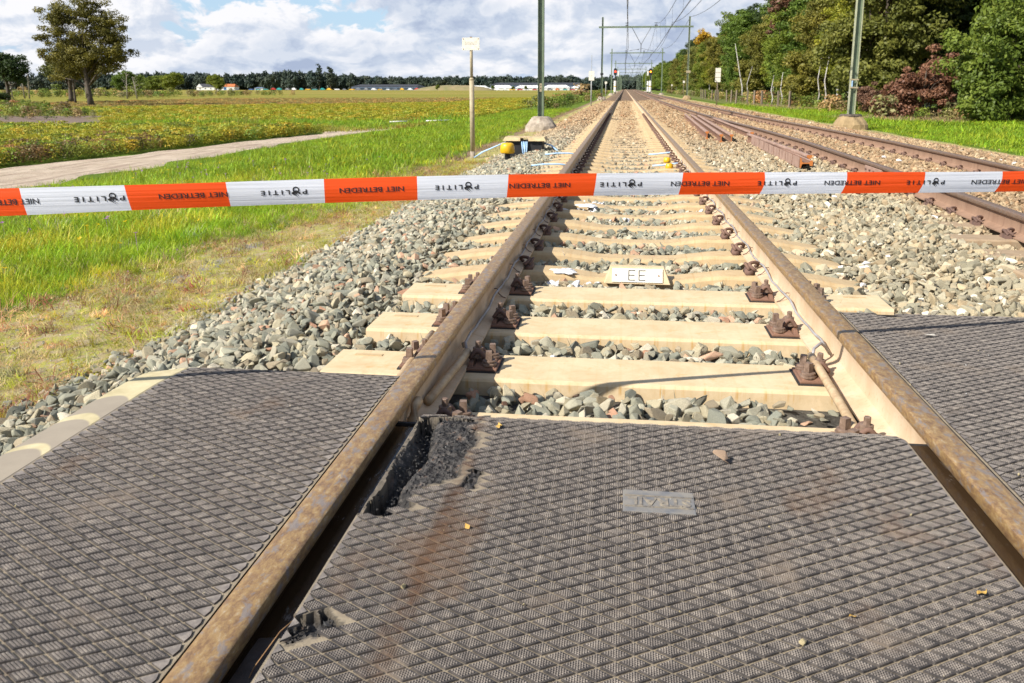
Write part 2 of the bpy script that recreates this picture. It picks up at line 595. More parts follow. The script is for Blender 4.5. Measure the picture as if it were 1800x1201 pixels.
def np_mesh(name, V, F, mats=(), mi=None, smooth=False, attrs=None):
    V = np.asarray(V, dtype=np.float32)
    F = np.asarray(F, dtype=np.int32)
    k = F.shape[1]
    me = bpy.data.meshes.new(name)
    me.vertices.add(len(V))
    me.vertices.foreach_set('co', V.ravel())
    me.loops.add(F.size)
    me.loops.foreach_set('vertex_index', F.ravel())
    me.polygons.add(len(F))
    me.polygons.foreach_set('loop_start', np.arange(0, F.size, k, dtype=np.int32))
    me.polygons.foreach_set('loop_total', np.full(len(F), k, dtype=np.int32))
    for m_ in mats:
        me.materials.append(m_)
    if mi is not None:
        me.polygons.foreach_set('material_index', np.asarray(mi, dtype=np.int32))
    me.polygons.foreach_set('use_smooth', np.full(len(F), bool(smooth)))
    if attrs:
        for an, av in attrs.items():
            a = me.attributes.new(an, 'FLOAT', 'POINT')
            a.data.foreach_set('value', np.asarray(av, dtype=np.float32))
    me.update(calc_edges=True)
    return me


def obj(name, me, parent=None):
    return link(bpy.data.objects.new(name, me), parent)


class MB:
    """collects shapes, builds them as one mesh object"""
    def __init__(s):
        s.v = []
        s.f = []
        s.m = []
        s.cm = 0

    def add(s, V, F):
        k = len(s.v)
        s.v += [tuple(v) for v in V]
        for f in F:
            s.f.append([i + k for i in f])
            s.m.append(s.cm)
        return s

    def box(s, c, d, rz=0.0, taper=1.0, rx=0.0):
        x, y, z = [q / 2 for q in d]
        P = []
        for sz in (-1, 1):
            k = taper if sz > 0 else 1
            for sx, sy in ((-1, -1), (1, -1), (1, 1), (-1, 1)):
                P.append(Vector((sx * x * k, sy * y * k, sz * z)))
        Mx = Matrix.Rotation(rz, 3, 'Z') @ Matrix.Rotation(rx, 3, 'X')
        P = [Mx @ p + Vector(c) for p in P]
        return s.add(P, [(3, 2, 1, 0), (4, 5, 6, 7), (0, 1, 5, 4), (1, 2, 6, 5), (2, 3, 7, 6), (3, 0, 4, 7)])

    def tube(s, pts, r, n=8, caps=True, r2=None):
        pts = [Vector(p) for p in pts]
        m_ = len(pts)
        V = []
        for i, p in enumerate(pts):
            d = (pts[min(i + 1, m_ - 1)] - pts[max(i - 1, 0)]).normalized()
            a = Vector((0, 0, 1)) if abs(d.z) < .9 else Vector((1, 0, 0))
            u = d.cross(a).normalized()
            w = d.cross(u)
            rr = r if r2 is None else r + (r2 - r) * i / (m_ - 1)
            if isinstance(r, (list, tuple)):
                rr = r[i]
            for k in range(n):
                q = 2 * math.pi * k / n
                V.append(p + u * math.cos(q) * rr + w * math.sin(q) * rr)
        F = []
        for i in range(m_ - 1):
            for k in range(n):
                a, b_ = i * n + k, i * n + (k + 1) % n
                F.append((a, b_, b_ + n, a + n))
        if caps:
            F.append(tuple(range(n - 1, -1, -1)))
            F.append(tuple((m_ - 1) * n + k for k in range(n)))
        return s.add(V, F)

    def lathe(s, c, prof, n=12):
        V = []
        for (r, z) in prof:
            for k in range(n):
                q = 2 * math.pi * k / n
                V.append((c[0] + r * math.cos(q), c[1] + r * math.sin(q), c[2] + z))
        F = []
        for i in range(len(prof) - 1):
            for k in range(n):
                a, b_ = i * n + k, i * n + (k + 1) % n
                F.append((a, b_, b_ + n, a + n))
        F.append(tuple(range(n - 1, -1, -1)))
        F.append(tuple((len(prof) - 1) * n + k for k in range(n)))
        return s.add(V, F)

    def build(s, name, mats, parent=None, smooth=False, loc=None, bevel=0.0):
        me = bpy.data.meshes.new(name)
        me.from_pydata(s.v, [], s.f)
        for m_ in (mats if isinstance(mats, (list, tuple)) else [mats]):
            me.materials.append(M[m_])
        me.polygons.foreach_set('material_index', s.m)
        if smooth:
            me.polygons.foreach_set('use_smooth', [True] * len(me.polygons))
        me.update()
        o = obj(name, me, parent)
        if loc:
            o.location = loc
        if bevel:
            bv = o.modifiers.new('bevel', 'BEVEL')
            bv.width = bevel
            bv.segments = 2
            bv.limit_method = 'ANGLE'
        return o


def copy_tree(o, parent=None):
    c = o.copy()
    COL.objects.link(c)
    c.parent = parent
    for ch in list(o.children):
        copy_tree(ch, c)
    return c




def ordn(i):
    return ['first', 'second', 'third', 'fourth', 'fifth', 'sixth', 'seventh', 'eighth', 'ninth', 'tenth', 'eleventh', 'twelfth',
            'thirteenth', 'fourteenth', 'fifteenth', 'sixteenth', 'seventeenth', 'eighteenth', 'nineteenth', 'twentieth',
            'twenty-first', 'twenty-second', 'twenty-third', 'twenty-fourth', 'twenty-fifth', 'twenty-sixth', 'twenty-seventh',
            'twenty-eighth', 'twenty-ninth', 'thirtieth'][i]


def inpoly(x, y, poly):
    x = np.asarray(x)
    y = np.asarray(y)
    r = np.zeros(x.shape, bool)
    j = len(poly) - 1
    for i in range(len(poly)):
        xi, yi = poly[i]
        xj, yj = poly[j]
        c = ((yi > y) != (yj > y)) & (x < (xj - xi) * (y - yi) / (yj - yi + 1e-12) + xi)
        r ^= c
        j = i
    return r


def vnoise(x, y, sc, seed=0):
    """cheap value noise on arrays, 0..1"""
    x = np.asarray(x) * sc + seed * 17.3
    y = np.asarray(y) * sc + seed * 9.1
    xi = np.floor(x).astype(np.int64)
    yi = np.floor(y).astype(np.int64)
    fx = x - xi
    fy = y - yi
    fx = fx * fx * (3 - 2 * fx)
    fy = fy * fy * (3 - 2 * fy)

    def h(a, b_):
        n = (a * 374761393 + b_ * 668265263 + seed * 974711) & 0x7fffffff
        n = ((n ^ (n >> 13)) * 1274126177) & 0x7fffffff
        return ((n ^ (n >> 16)) & 0xffff) / 65535.0
    return (h(xi, yi) * (1 - fx) + h(xi + 1, yi) * fx) * (1 - fy) + (h(xi, yi + 1) * (1 - fx) + h(xi + 1, yi + 1) * fx) * fy


def fbm(x, y, sc, seed=0, o_=4):
    r = 0
    a = .5
    for i in range(o_):
        r = r + a * vnoise(x, y, sc * 2 ** i, seed + i)
        a *= .5
    return r / (1 - .5 ** o_)


# ---------------------------------------------------------------- terrain
GX = [-3000, -60, -13, -10.7, -8.8, -4.5, -3.0, -2.4, -1.5, 6.4, 7.6, 9.0, 13, 30, 3000]
GZ = [-.95, -.9, -.74, -.70, -.58, -.42, -.36, -.34, -.34, -.30, -.24, -.32, -.42, -.45, -.45]


def gz(x):
    return np.interp(x, GX, GZ)


def t2c(y):
    """centre line of the second track"""
    return np.interp(y, [-5, 0, 5, 10, 15, 20, 27, 41, 65, 117, 211, 655, 1200],
                     [3.25, 3.40, 3.62, 3.83, 3.93, 3.85, 3.62, 3.50, 3.42, 3.55, 3.85, 7.0, 11.0])


T1L, T1R, T1C = -.657, .863, .103
RZ = .175


def sand_edges(y):
    r = np.interp(y, [5, 13, 22, 28, 31, 36, 42], [-10.4, -10.7, -10.8, -11.0, -10.3, -8.9, -8.5])
    l = np.interp(y, [5, 13, 20, 26, 31.5, 33, 35, 42], [-16.8, -15.2, -13.7, -13.0, -12.0, -12.6, -11.5, -8.8])
    return l, r


def build_ground():
    xs = np.unique(np.concatenate([np.array(GX, float), np.arange(-16, -1.4, .22), np.arange(-60, -16, 1.5), np.arange(-400, -60, 12), np.arange(6.4, 14, .25), np.arange(14, 60, 2.0), np.arange(60, 400, 25)]))
    ys = np.concatenate([np.arange(-12, 2, 1.0), np.arange(2, 45, .3), np.arange(45, 140, 2), np.arange(140, 500, 15), np.arange(500, 3001, 125)])
    X, Y = np.meshgrid(xs, ys)
    Z = gz(X) + (fbm(X, Y, .8, 3) - .5) * .05 * (np.abs(X) < 70)
    V = np.stack([X, Y, Z], -1).reshape(-1, 3)
    nx, ny = len(xs), len(ys)
    i = np.arange(nx * ny).reshape(ny, nx)
    F = np.stack([i[:-1, :-1], i[:-1, 1:], i[1:, 1:], i[1:, :-1]], -1).reshape(-1, 4)
    x = V[:, 0]
    y = V[:, 1]
    ge = -np.interp(y, [3.5, 5.3, 7, 8.7, 11, 20, 60], [3.95, 3.9, 3.75, 3.45, 3.4, 3.3, 3.2])
    dirt = np.clip((x - ge) / .5 + .5, 0, 1) * (x < 0)
    dirt = np.maximum(dirt, np.clip((8.4 - x) / .8, 0, 1) * (x > 3))
    gravel = dirt * np.exp(-((x + 3.45) / .35) ** 2) * (y < 9) * .52
    brown = np.clip(((x - ge) / .9 + 1.0), 0, 1) * (x < 0) * np.clip((y - 6) / 8, .25, .9)
    brown = np.maximum(brown, ((x > 9.5) & (x < 14) & (y > 40)) * .5)
    bare = ((x < -18) & (x > -52 - (y - 36) * .8) & (y > 36) & (y < 54) & (x < -24 - (y - 36) * .7)) * 1.0
    bare = np.maximum(bare, ((x > -46) & (x < -34) & (y > 60) & (y < 64)) * .9)
    field = ((y > 43) & (x < -9)) * 1.0
    me = np_mesh('ground', V, F, [M['ground']], attrs={'dirt': dirt, 'gravel': gravel, 'brown': brown, 'bare': bare, 'field': field}, smooth=True)
    tag(obj('ground', me), kind='structure')
    # sandy farm track
    ys = np.arange(4, 42, .35)
    rows = []
    for y_ in ys:
        l, r_ = sand_edges(y_)
        e = (mnoise.noise(Vector((y_ * .7, 0, 0))) * .4, mnoise.noise(Vector((y_ * .6, 9, 0))) * .5)
        xx = np.linspace(l + e[0], r_ + e[1], 12)
        zz = gz(xx) + .035 + (fbm(xx, np.full(12, y_), .8, 3) - .5) * .05
        zz[0] -= .06
        zz[-1] -= .06
        rows.append(np.stack([xx, np.full(12, y_), zz], -1))
    V = np.concatenate(rows)
    i = np.arange(len(V)).reshape(len(ys), 12)
    F = np.stack([i[:-1, :-1], i[:-1, 1:], i[1:, 1:], i[1:, :-1]], -1).reshape(-1, 4)
    tag(obj('sand_path', np_mesh('sand_path', V, F, [M['sand']], smooth=True)), kind='structure')


build_ground()


def bz(x, y):
    """ballast surface height"""
    x = np.asarray(x, float)
    y = np.asarray(y, float)
    c2 = t2c(y)
    z = np.interp(x, [-2.85, -2.6, -1.65, -1.35, -1.2, 1.35, 1.8, 2.3], [-.40, -.34, -.075, -.045, -.065, -.065, -.03, -.03])
    z = np.where(x > 2.3, np.interp(x - c2, [-1.5, -.8, .8, 1.6, 2.7, 4.1], [-.03, -.05, -.05, -.06, -.10, -.34]), z)
    mid = np.abs(x - T1C)
    nearz = np.clip((4.6 - y) / .4, 0, 1)
    z = z + .022 * nearz * (mid < 1.15)
    z = z + .002 * np.clip((y - 4.6) / .5, 0, 1) * (mid < .42) - .01 * (mid < 1.2) * (1 - nearz)
    return z + (fbm(x, y, 1.7, 8) - .5) * .05 * (1 - .5 * (mid < 1.2))


def build_ballast_bed():
    xs = np.concatenate([np.arange(-2.9, 8.6, .12)])
    ys = np.concatenate([np.arange(-2, 12, .12), np.arange(12, 60, .6), np.arange(60, 300, 6), np.arange(300, 1250, 50)])
    X, Y = np.meshgrid(xs, ys)
    X = np.where(X > 2.3, X + (t2c(Y) - 3.6) * np.clip((X - 2.3) / 1.2, 0, 1), X)
    Z = bz(X, Y) - .022
    Z = np.where((Y < 2.35) & (X > -1.44) & (X < 2.95), -.1, Z)
    Z = np.where((Y < 3.36) & (X > .9) & (X < 2.95), -.1, Z)
    V = np.stack([X, Y, Z], -1).reshape(-1, 3)
    i = np.arange(X.size).reshape(X.shape)
    F = np.stack([i[:-1, :-1], i[:-1, 1:], i[1:, 1:], i[1:, :-1]], -1).reshape(-1, 4)
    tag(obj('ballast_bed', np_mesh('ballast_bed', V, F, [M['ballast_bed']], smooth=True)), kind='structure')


build_ballast_bed()

# road slab behind and beside the rubber panels (the level crossing's own road)
mb = MB()
mb.box((6.0, -1.0, -.16), (6.0, 5.0, .5))
tag(mb.build('road', 'asphalt'), kind='structure')

# ---------------------------------------------------------------- rails
PROF = [(0, .172), (.022, .1718), (.0315, .1705), (.0355, .1675), (.0368, .163), (.0364, .150), (.0362, .139), (.033, .134), (.013, .126), (.0085, .117),
        (.008, .080), (.0085, .050), (.013, .035), (.026, .026), (.066, .015), (.0745, .012), (.075, .002), (.072, 0)]
HEADN = 7


def rail_profile():
    rgt = PROF
    lft = [(-x, z) for x, z in PROF[1:]]
    return rgt + lft[::-1]


def rail_mesh(name, path, z0=.003, hm='rail_head', wm='rail_web_dusty', closed_ends=True):
    P = rail_profile()
    n = len(P)
    V = []
    for i, (x, y) in enumerate(path):
        a = path[max(i - 1, 0)]
        b_ = path[min(i + 1, len(path) - 1)]
        d = Vector((b_[0] - a[0], b_[1] - a[1])).normalized()
        for (px, pz) in P:
            V.append((x + d.y * px, y - d.x * px, z0 + pz))
    F = []
    mi = []
    for i in range(len(path) - 1):
        for k in range(n):
            k2 = (k + 1) % n
            F.append((i * n + k, i * n + k2, (i + 1) * n + k2, (i + 1) * n + k))
            kk = min(k, n - 1 - k)
            mi.append(0 if kk < HEADN else 1)
    me = bpy.data.meshes.new(name)
    caps = [tuple(range(n)), tuple((len(path) - 1) * n + k for k in range(n - 1, -1, -1))] if closed_ends else []
    me.from_pydata(V, [], F + caps)
    for k_ in (hm, wm):
        me.materials.append(M[k_])
    me.polygons.foreach_set('material_index', mi + [1] * len(caps))
    me.polygons.foreach_set('use_smooth', [True] * len(F) + [False] * len(caps))
    me.update()
    try:
        me.set_sharp_from_angle(angle=R(32))
    except Exception:
        pass
    return me


ys1 = [-2, 0, 1, 1.5, 2, 2.5, 3, 4, 5, 6, 8, 10, 14, 20, 40, 80, 200, 600, 1230]
tag(obj('rail', rail_mesh('rail', [(T1L, y) for y in ys1])), 'rusty left rail of the near track between left and middle rubber panels', 'rail', 'rails of the near track')
tag(obj('rail', rail_mesh('rail', [(T1R, y) for y in ys1])), 'rusty right rail of the near track with cream dusty web', 'rail', 'rails of the near track')
ys2 = list(np.arange(10.4, 30, 1.5)) + list(np.arange(30, 120, 6)) + list(np.arange(120, 660, 30)) + [900, 1230]
ysn = list(np.arange(-2, 10.5, 1.2)) + [10.39]
yA = [y for y in np.arange(-2, 30, 1.2)] + list(np.arange(30, 120, 6)) + list(np.arange(120, 660, 30)) + [900, 1230]
tag(obj('rail', rail_mesh('rail', [(t2c(y) - .7535, y) for y in ys2], .0, 'rail_head_brown', 'rail_web_brown')),
    'brown left rail of the far track beyond its joint, beside the scrap rails', 'rail', 'rails of the far track')
tag(obj('rail', rail_mesh('rail', [(t2c(y) - .7535, y) for y in ysn], .0, 'rail_head_brown', 'rail_web_brown')),
    'brown left rail of the far track on the near side of its joint', 'rail', 'rails of the far track')
tag(obj('rail', rail_mesh('rail', [(t2c(y) + .7535, y) for y in yA], .0, 'rail_head_brown', 'rail_web_brown')),
    'brown right rail of the far track, nearest the grass and trees', 'rail', 'rails of the far track')
# insulated joint in the far track
jx = float(t2c(10.4)) - .7535
jr = empty('rail_joint', (jx, 10.4, 0), -math.atan((t2c(10.9) - t2c(9.9))))
tag(jr, 'bolted rail joint on the left rail of the far track', 'rail joint')
for sx in (-1, 1):
    MB().box((sx * .022, 0, .08), (.028, .7, .085)).build('fishplate', 'rust_pale', jr, bevel=.004)
for k in range(4):
    MB().tube([(-.055, -.27 + k * .18, .08), (.055, -.27 + k * .18, .08)], .014, 6).build('bolt', 'clip_rust', jr)

# ---------------------------------------------------------------- sleepers
def screw_mb(x, y, z0, h=.052, sq=True):
    mb = MB()
    mb.lathe((x, y, z0), [(.030, 0), (.030, .007), (.024, .009), (.026, .011), (.026, .017), (.020, .019)], 14)
    if sq:
        mb.box((x, y, z0 + .018 + h / 2), (.025, .025, h), rz=random.random() * 1.5, taper=.9)
    else:
        mb.lathe((x, y, z0 + .017), [(.021, 0), (.021, .020), (.011, .021), (.011, .044), (.009, .046)], 6)
    return mb


def clipring(x, y, z, s=1.0):
    """spring washer clip: two curled loops beside the bolt"""
    mb = MB()
    for sy in (-1, 1):
        pts = []
        for k in range(11):
            a = math.pi * k / 10
            pts.append((x - s * .032 + s * .06 * k / 10, y + sy * .024, z + .004 + .034 * math.sin(a)))
        mb.tube(pts, .0085, 8)
    mb.tube([(x + s * .028, y - .026, z + .006), (x + s * .028, y + .026, z + .006)], .0085, 8)
    return mb


def build_flat_sleeper(yc, label, half=1.252):
    root = empty('concrete_sleeper', (T1C, yc, 0))
    tag(root, label, 'sleeper', 'flat cream sleepers beside the crossing')
    n = 60
    xs = np.linspace(-half, half, n)
    prof = [(-.165, -.20), (-.150, -.012), (-.143, -.003), (-.135, 0), (.135, 0), (.143, -.003), (.150, -.012), (.165, -.20)]
    V = []
    for i, x in enumerate(xs):
        for (y, z) in prof:
            V.append((x, y + mnoise.noise(Vector((x * 9, y * 30, yc))) * .0015, z))
    F = []
    k = len(prof)
    for i in range(n - 1):
        for j in range(k - 1):
            F.append((i * k + j, (i + 1) * k + j, (i + 1) * k + j + 1, i * k + j + 1))
    F += [tuple(range(k)), tuple((n - 1) * k + j for j in range(k - 1, -1, -1))]
    mb = MB()
    mb.add(V, F)
    body = mb.build('sleeper_body', 'sleeper_cream', root)
    # cast slots near the ends
    for sx in (-1, 1):
        MB().box((sx * (half - .13), .075, .0012), (.115, .022, .003)).build('cast_slot', 'sleeper_tan', root)
    for rx, sgn in ((T1L - T1C, 1), (T1R - T1C, -1)):
        pl = MB().box((rx, 0, .002), (.40, .175, .006)).build('base_pad', 'rubber_side', root)
        mb = MB()
        mb.box((rx, 0, .0095), (.385, .160, .011))
        for s2 in (-1, 1):
            mb.box((rx + s2 * .088, 0, .022), (.022, .135, .020), taper=.8)
            mb.box((rx + s2 * .142, 0, .018), (.085, .15, .008), taper=.85)
        plate = mb.build('base_plate', 'rust', root, bevel=.003)
        for s2 in (-1, 1):
            clipring(rx + s2 * .112, 0, .030, s2).build('spring_clip', 'clip_rust', plate, smooth=True)
            screw_mb(rx + s2 * .108, 0, .038, sq=False).build('clip_bolt', 'nut_steel', plate)
            for sy in (-1, 1):
                screw_mb(rx + s2 * .158, sy * .046, .022, h=.036).build('screw', 'nut_steel', plate)
    return root


FL = [(2.405, 'cream sleeper mostly hidden under the far edge of the middle rubber panel'),
      (3.012, 'flat cream sleeper nearest the crossing panels, first one fully bare'),
      (3.598, 'flat cream sleeper second from the crossing panels'),
      (4.212, 'flat cream sleeper third from the crossing, last of the flat ones')]
for yc, lb in FL:
    build_flat_sleeper(yc, lb)


def mono_mesh(half=1.33):
    n = 48
    xs = np.linspace(-half, half, n)
    V = []
    for x in xs:
        a = abs(x)
        z = np.interp(a, [0, .25, .50, .92, 1.08, half], [-.040, -.036, -.003, -.001, -.02, -.06])
        w = np.interp(a, [0, .4, .6, half], [.085, .09, .10, .105])
        for (y, dz) in ((-(w + .04), -.16), (-w - .006, -.020), (-w + .008, -.004), (-w + .022, 0), (w - .022, 0), (w - .008, -.004), (w + .006, -.020), (w + .04, -.16)):
            V.append((x, y + mnoise.noise(Vector((x * 7, y * 20, 3))) * .004, z + dz + mnoise.noise(Vector((x * 6, y * 9, 1))) * .003))
    k = 8
    F = []
    for i in range(n - 1):
        for j in range(k - 1):
            F.append((i * k + j, (i + 1) * k + j, (i + 1) * k + j + 1, i * k + j + 1))
    F += [tuple(range(k)), tuple((n - 1) * k + j for j in range(k - 1, -1, -1))]
    return V, F


def pandrol(x, s):
    """bow-shaped rail clip with its shoulder"""
    mb = MB()
    mb.box((x + s * .105, 0, .012), (.05, .12, .028), taper=.75)
    pts = []
    for k in range(15):
        a = math.pi * 1.15 * k / 14
        pts.append((x + s * (.075 + .03 * math.sin(a * 1.6)), -.055 + .11 * k / 14, .028 + .036 * math.sin(math.pi * k / 14)))
    mb.tube(pts, .0105, 8)
    pts = [(x + s * (.108 + .018 * math.sin(math.pi * k / 10)), -.045 + .09 * k / 10, .026 + .03 * math.sin(math.pi * k / 10)) for k in range(11)]
    mb.tube(pts, .0095, 8)
    mb.lathe((x + s * .105, 0, .028), [(.018, 0), (.018, .014), (.010, .015), (.010, .032)], 6)
    return mb


mono_root = empty('concrete_sleeper', (T1C, 4.82, 0))
mbm = MB()
mbm.add(*mono_mesh())
mono_body = mbm.build('sleeper_body', 'sleeper_tan', mono_root, smooth=False)
for rx in (T1L - T1C, T1R - T1C):
    for s in (-1, 1):
        pandrol(rx, s).build('rail_clip', 'clip_rust', mono_root, smooth=True)
tag(mono_root, 'tan concrete sleeper carrying the white EE plate', 'sleeper', 'tan concrete sleepers of the near track')
for k in range(1, 110):
    o = copy_tree(mono_root) if k < 50 else mono_body.copy()
    if k >= 50:
        COL.objects.link(o)
        o.parent = None
        o.name = 'concrete_sleeper'
    o.location = (T1C, 4.82 + .6 * k, -.002 * (k % 3))
    if k <= 30:
        lb = 'tan concrete sleeper in ballast, %s beyond the one with the EE plate' % ordn(k - 1)
    else:
        lb = 'tan concrete sleeper half sunk in ballast, far along the near track'
    tag(o, lb, 'sleeper', 'tan concrete sleepers of the near track')

# far track sleepers with bolts along the rails
def bolt_pair(x, s):
    mb = MB()
    mb.box((x + s * .10, 0, .008), (.07, .12, .022), taper=.8)
    mb.lathe((x + s * .105, 0, .015), [(.030, 0), (.030, .014), (.020, .016), (.020, .036), (.014, .040), (.014, .055)], 8)
    return mb


t2_root = empty('wooden_sleeper', (float(t2c(5.0)), 5.0, 0))
mbm = MB()
mbm.box((0, 0, -.10), (2.5, .24, .196))
t2_body = mbm.build('sleeper_body', 'sleeper_t2', t2_root, bevel=.012)
for rx in (-.7535, .7535):
    for s in (-1, 1):
        pandrol(rx, s).build('rail_clip', 'clip_rust', t2_root)
tag(t2_root, 'tan sleeper of the far track nearest the camera at the right edge of the picture', 'sleeper', 'sleepers of the far track')
for k in range(1, 130):
    y = 5.0 + .6 * k
    o = copy_tree(t2_root) if k < 95 else t2_body.copy()
    if k >= 95:
        COL.objects.link(o)
        o.parent = None
        o.name = 'wooden_sleeper'
    o.location = (float(t2c(y)), y, 0 if k < 4 else -.012)
    o.rotation_euler = (0, 0, -math.atan(float(t2c(y + .5) - t2c(y - .5))))
    if k <= 20:
        lb = 'tan sleeper of the far track, %s beyond the one nearest the camera' % ordn(k - 1)
    else:
        lb = 'tan sleeper of the far track mostly buried in brown ballast'
    tag(o, lb, 'sleeper', 'sleepers of the far track')

# ---------------------------------------------------------------- rubber crossing panels
TEAR = [(-.556, 2.11), (-.448, 2.13), (-.395, 2.13), (-.367, 1.95), (-.376, 1.864), (-.383, 1.77), (-.402, 1.715), (-.444, 1.705),
        (-.444, 1.65), (-.456, 1.597), (-.481, 1.57), (-.522, 1.552), (-.556, 1.558)]
TEAR2 = [(-.556, 1.216), (-.500, 1.221), (-.472, 1.198), (-.490, 1.168), (-.515, 1.143), (-.556, 1.138)]
CR1 = [(-.372, 1.99), (-.362, 1.97), (-.378, 1.88), (-.385, 1.84), (-.400, 1.77), (-.424, 1.765), (-.412, 1.86), (-.396, 1.90)]
CR2 = [(-.338, 1.88), (-.328, 1.86), (-.322, 1.77), (-.322, 1.70), (-.358, 1.695), (-.350, 1.77)]
NOTCH = [(1.02, 3.45), (1.03, 3.335), (1.08, 3.30), (1.135, 3.32), (1.16, 3.45)]
LOGO = (.018, .176, 1.626, 1.722)


def torn(x, y, which):
    if which != 'mid':
        return np.zeros(np.shape(x), bool)
    jx = x + (fbm(x, y, 45, 5) - .5) * .045
    jy = y + (fbm(x, y, 45, 6) - .5) * .045
    r = (inpoly(jx, jy, TEAR) | inpoly(jx, jy, TEAR2))
    r &= (x > -.547 + .006 * np.sin(y * 23)) | (y < 1.5)
    k = (fbm(x, y, 70, 2) - .5) * .022
    r |= inpoly(x + k, y + k, CR1) | inpoly(x + k, y - k, CR2)
    return r


def build_panel(which, x0, x1, y0, y1, zt, studs_from, label, seam=None, chamf=.06, side_w=0.0):
    """one moulded rubber panel: floor, raised lozenges with grip studs, worn damage"""
    def zoff(x, y):
        z = -np.clip(y - (y1 - chamf), 0, None) * .30
        if which == 'left':
            z = z - np.clip(y - 2.22, 0, None) ** 1.3 * .10
        z = z + (fbm(x, y, 3, 4) - .5) * .004
        return z
    g = .0035 if which == 'mid' else .009
    xs = np.linspace(x0, x1, max(4, int((x1 - x0) / g)))
    yy0 = max(y0, .75)
    if which == 'mid':
        ys = np.concatenate([np.linspace(yy0, 1.1, 30)[:-1], np.arange(1.1, 1.26, g), np.linspace(1.265, 1.50, 30)[:-1], np.arange(1.50, y1, g), [y1]])
        xs = np.unique(np.concatenate([np.arange(x0, -.27, g), np.linspace(-.27, x1, 70)]))
    else:
        ys = np.linspace(yy0, y1, int((y1 - yy0) / .014))
    X, Y = np.meshgrid(xs, ys)
    Z = zt - .0035 + zoff(X, Y)
    T = torn(X, Y, which)
    if which == 'mid':
        t_ = (X + .556) / .17
        rough = fbm(X, Y, 70, 3, 5)
        crumb = -.004 - .018 * (1 - rough) + .016 * np.clip(fbm(X, Y, 160, 9, 3) - .45, 0, 1)
        pit = -.055 * np.exp(-((t_ - .22 - .10 * np.sin(Y * 14)) / .15) ** 2)
        pit2 = -.05 * np.exp(-((X + .50) / .03) ** 2 - ((Y - 1.64) / .07) ** 2)
        notchd = np.where(Y < 1.4, -.016 * np.clip(1 - (X + .556) / .09, 0, 1), pit + pit2)
        D = crumb + notchd * (.6 + .8 * rough)
        cr = inpoly(X, Y, CR1) | inpoly(X, Y, CR2)
        D = np.where(cr & ~inpoly(X, Y, TEAR), -.010 * rough - .008 * (fbm(X, Y, 120, 7) > .5), D)
        notchd = notchd
        Z = np.where(T, Z + D, Z)
        soft = T.astype(float)
        lipm = (X < -.538) & (Y > 1.56) & (Y < 2.10) & ~T
        Z = np.where(lipm, Z - .004 - .010 * fbm(X, Y, 25, 12), Z)
        soft = np.maximum(soft, lipm * .55)
        rim = torn(X + .007, Y, which) | torn(X - .007, Y, which) | torn(X, Y + .008, which) | torn(X, Y - .008, which)
        soft = np.maximum(soft, rim * (.35 + .5 * fbm(X, Y, 60, 4)))
        if seam:
            s_ = np.abs(Y - (seam + .02 * (X - x0)) + (fbm(X, Y, 30, 1) - .5) * .01)
            Z = Z - .003 * np.clip(1 - s_ / .004, 0, 1)
    else:
        soft = T.astype(float)
    V = [np.stack([X, Y, Z], -1).reshape(-1, 3)]
    i = np.arange(X.size).reshape(X.shape)
    F = [np.stack([i[:-1, :-1], i[:-1, 1:], i[1:, 1:], i[1:, :-1]], -1).reshape(-1, 4)]
    if which == 'right':
        keep = ~inpoly(V[0][F[0]][:, :, 0].mean(1) + (fbm(V[0][F[0][:, 0], 0], V[0][F[0][:, 0], 1], 40, 2) - .5) * .03,
                       V[0][F[0]][:, :, 1].mean(1), NOTCH)
        F[0] = F[0][keep]
    mi = [np.zeros(len(F[0]), int)]
    at = [soft.reshape(-1)]
    # skirts
    zb = -.06
    def skirt(a, b_):
        base = sum(len(v) for v in V)
        top = V[0][a]
        bot = top.copy()
        bot[:, 2] = zb
        V.append(np.concatenate([top, bot]))
        n = len(a)
        j = np.arange(n - 1)
        F.append(np.stack([base + j, base + j + 1, base + n + j + 1, base + n + j], -1))
        mi.append(np.full(n - 1, 2))
        at.append(np.zeros(2 * n))
    skirt(i[:, 0], 0)
    skirt(i[:, -1], 0)
    skirt(i[-1, :], 0)
    skirt(i[0, :], 0)
    # lozenges
    A, B = .0299, .0171
    ii = np.arange(int(x0 / A) - 2, int(x1 / A) + 3)
    jj = np.arange(int(yy0 / B) - 2, int(y1 / B) + 3)
    I, J = np.meshgrid(ii, jj)
    ok = ((I + J) % 2 == 0)
    cx_ = (I[ok] * A + .008).astype(float)
    cy_ = (J[ok] * B + .004).astype(float)
    seamf = (lambda x: seam + .02 * (x - x0)) if seam else None
    if seam:
        up_ = cy_ > seamf(cx_) - B * .45
        lo_ = cy_ + .009 < seamf(cx_) + B * .45
        side_ = np.concatenate([np.ones(up_.sum()), -np.ones(lo_.sum())])
        cx_, cy_ = np.concatenate([cx_[up_], cx_[lo_]]), np.concatenate([cy_[up_], cy_[lo_] + .009])
    else:
        side_ = np.zeros(len(cx_))
    m0 = .006
    ok = (cx_ > x0 - A * .6) & (cx_ < x1 + A * .6) & (cy_ > yy0) & (cy_ < y1 + B * .4)
    ok &= ~torn(cx_, cy_, which)
    if which == 'mid':
        ok &= ~((cx_ > LOGO[0] + .010) & (cx_ < LOGO[1] - .010) & (cy_ > LOGO[2] + .006) & (cy_ < LOGO[3] - .006))
        ok &= ~((cx_ < -.535) & (cy_ > 1.56) & (cy_ < 2.10))
        # worn-down lozenges around the tear
        for px_, py_ in ((.02, 0), (-.02, 0), (0, .012), (0, -.012)):
            tt = torn(cx_ + px_, cy_ + py_, which)
            ok &= ~(tt & (rng.random(len(cx_)) < .35))
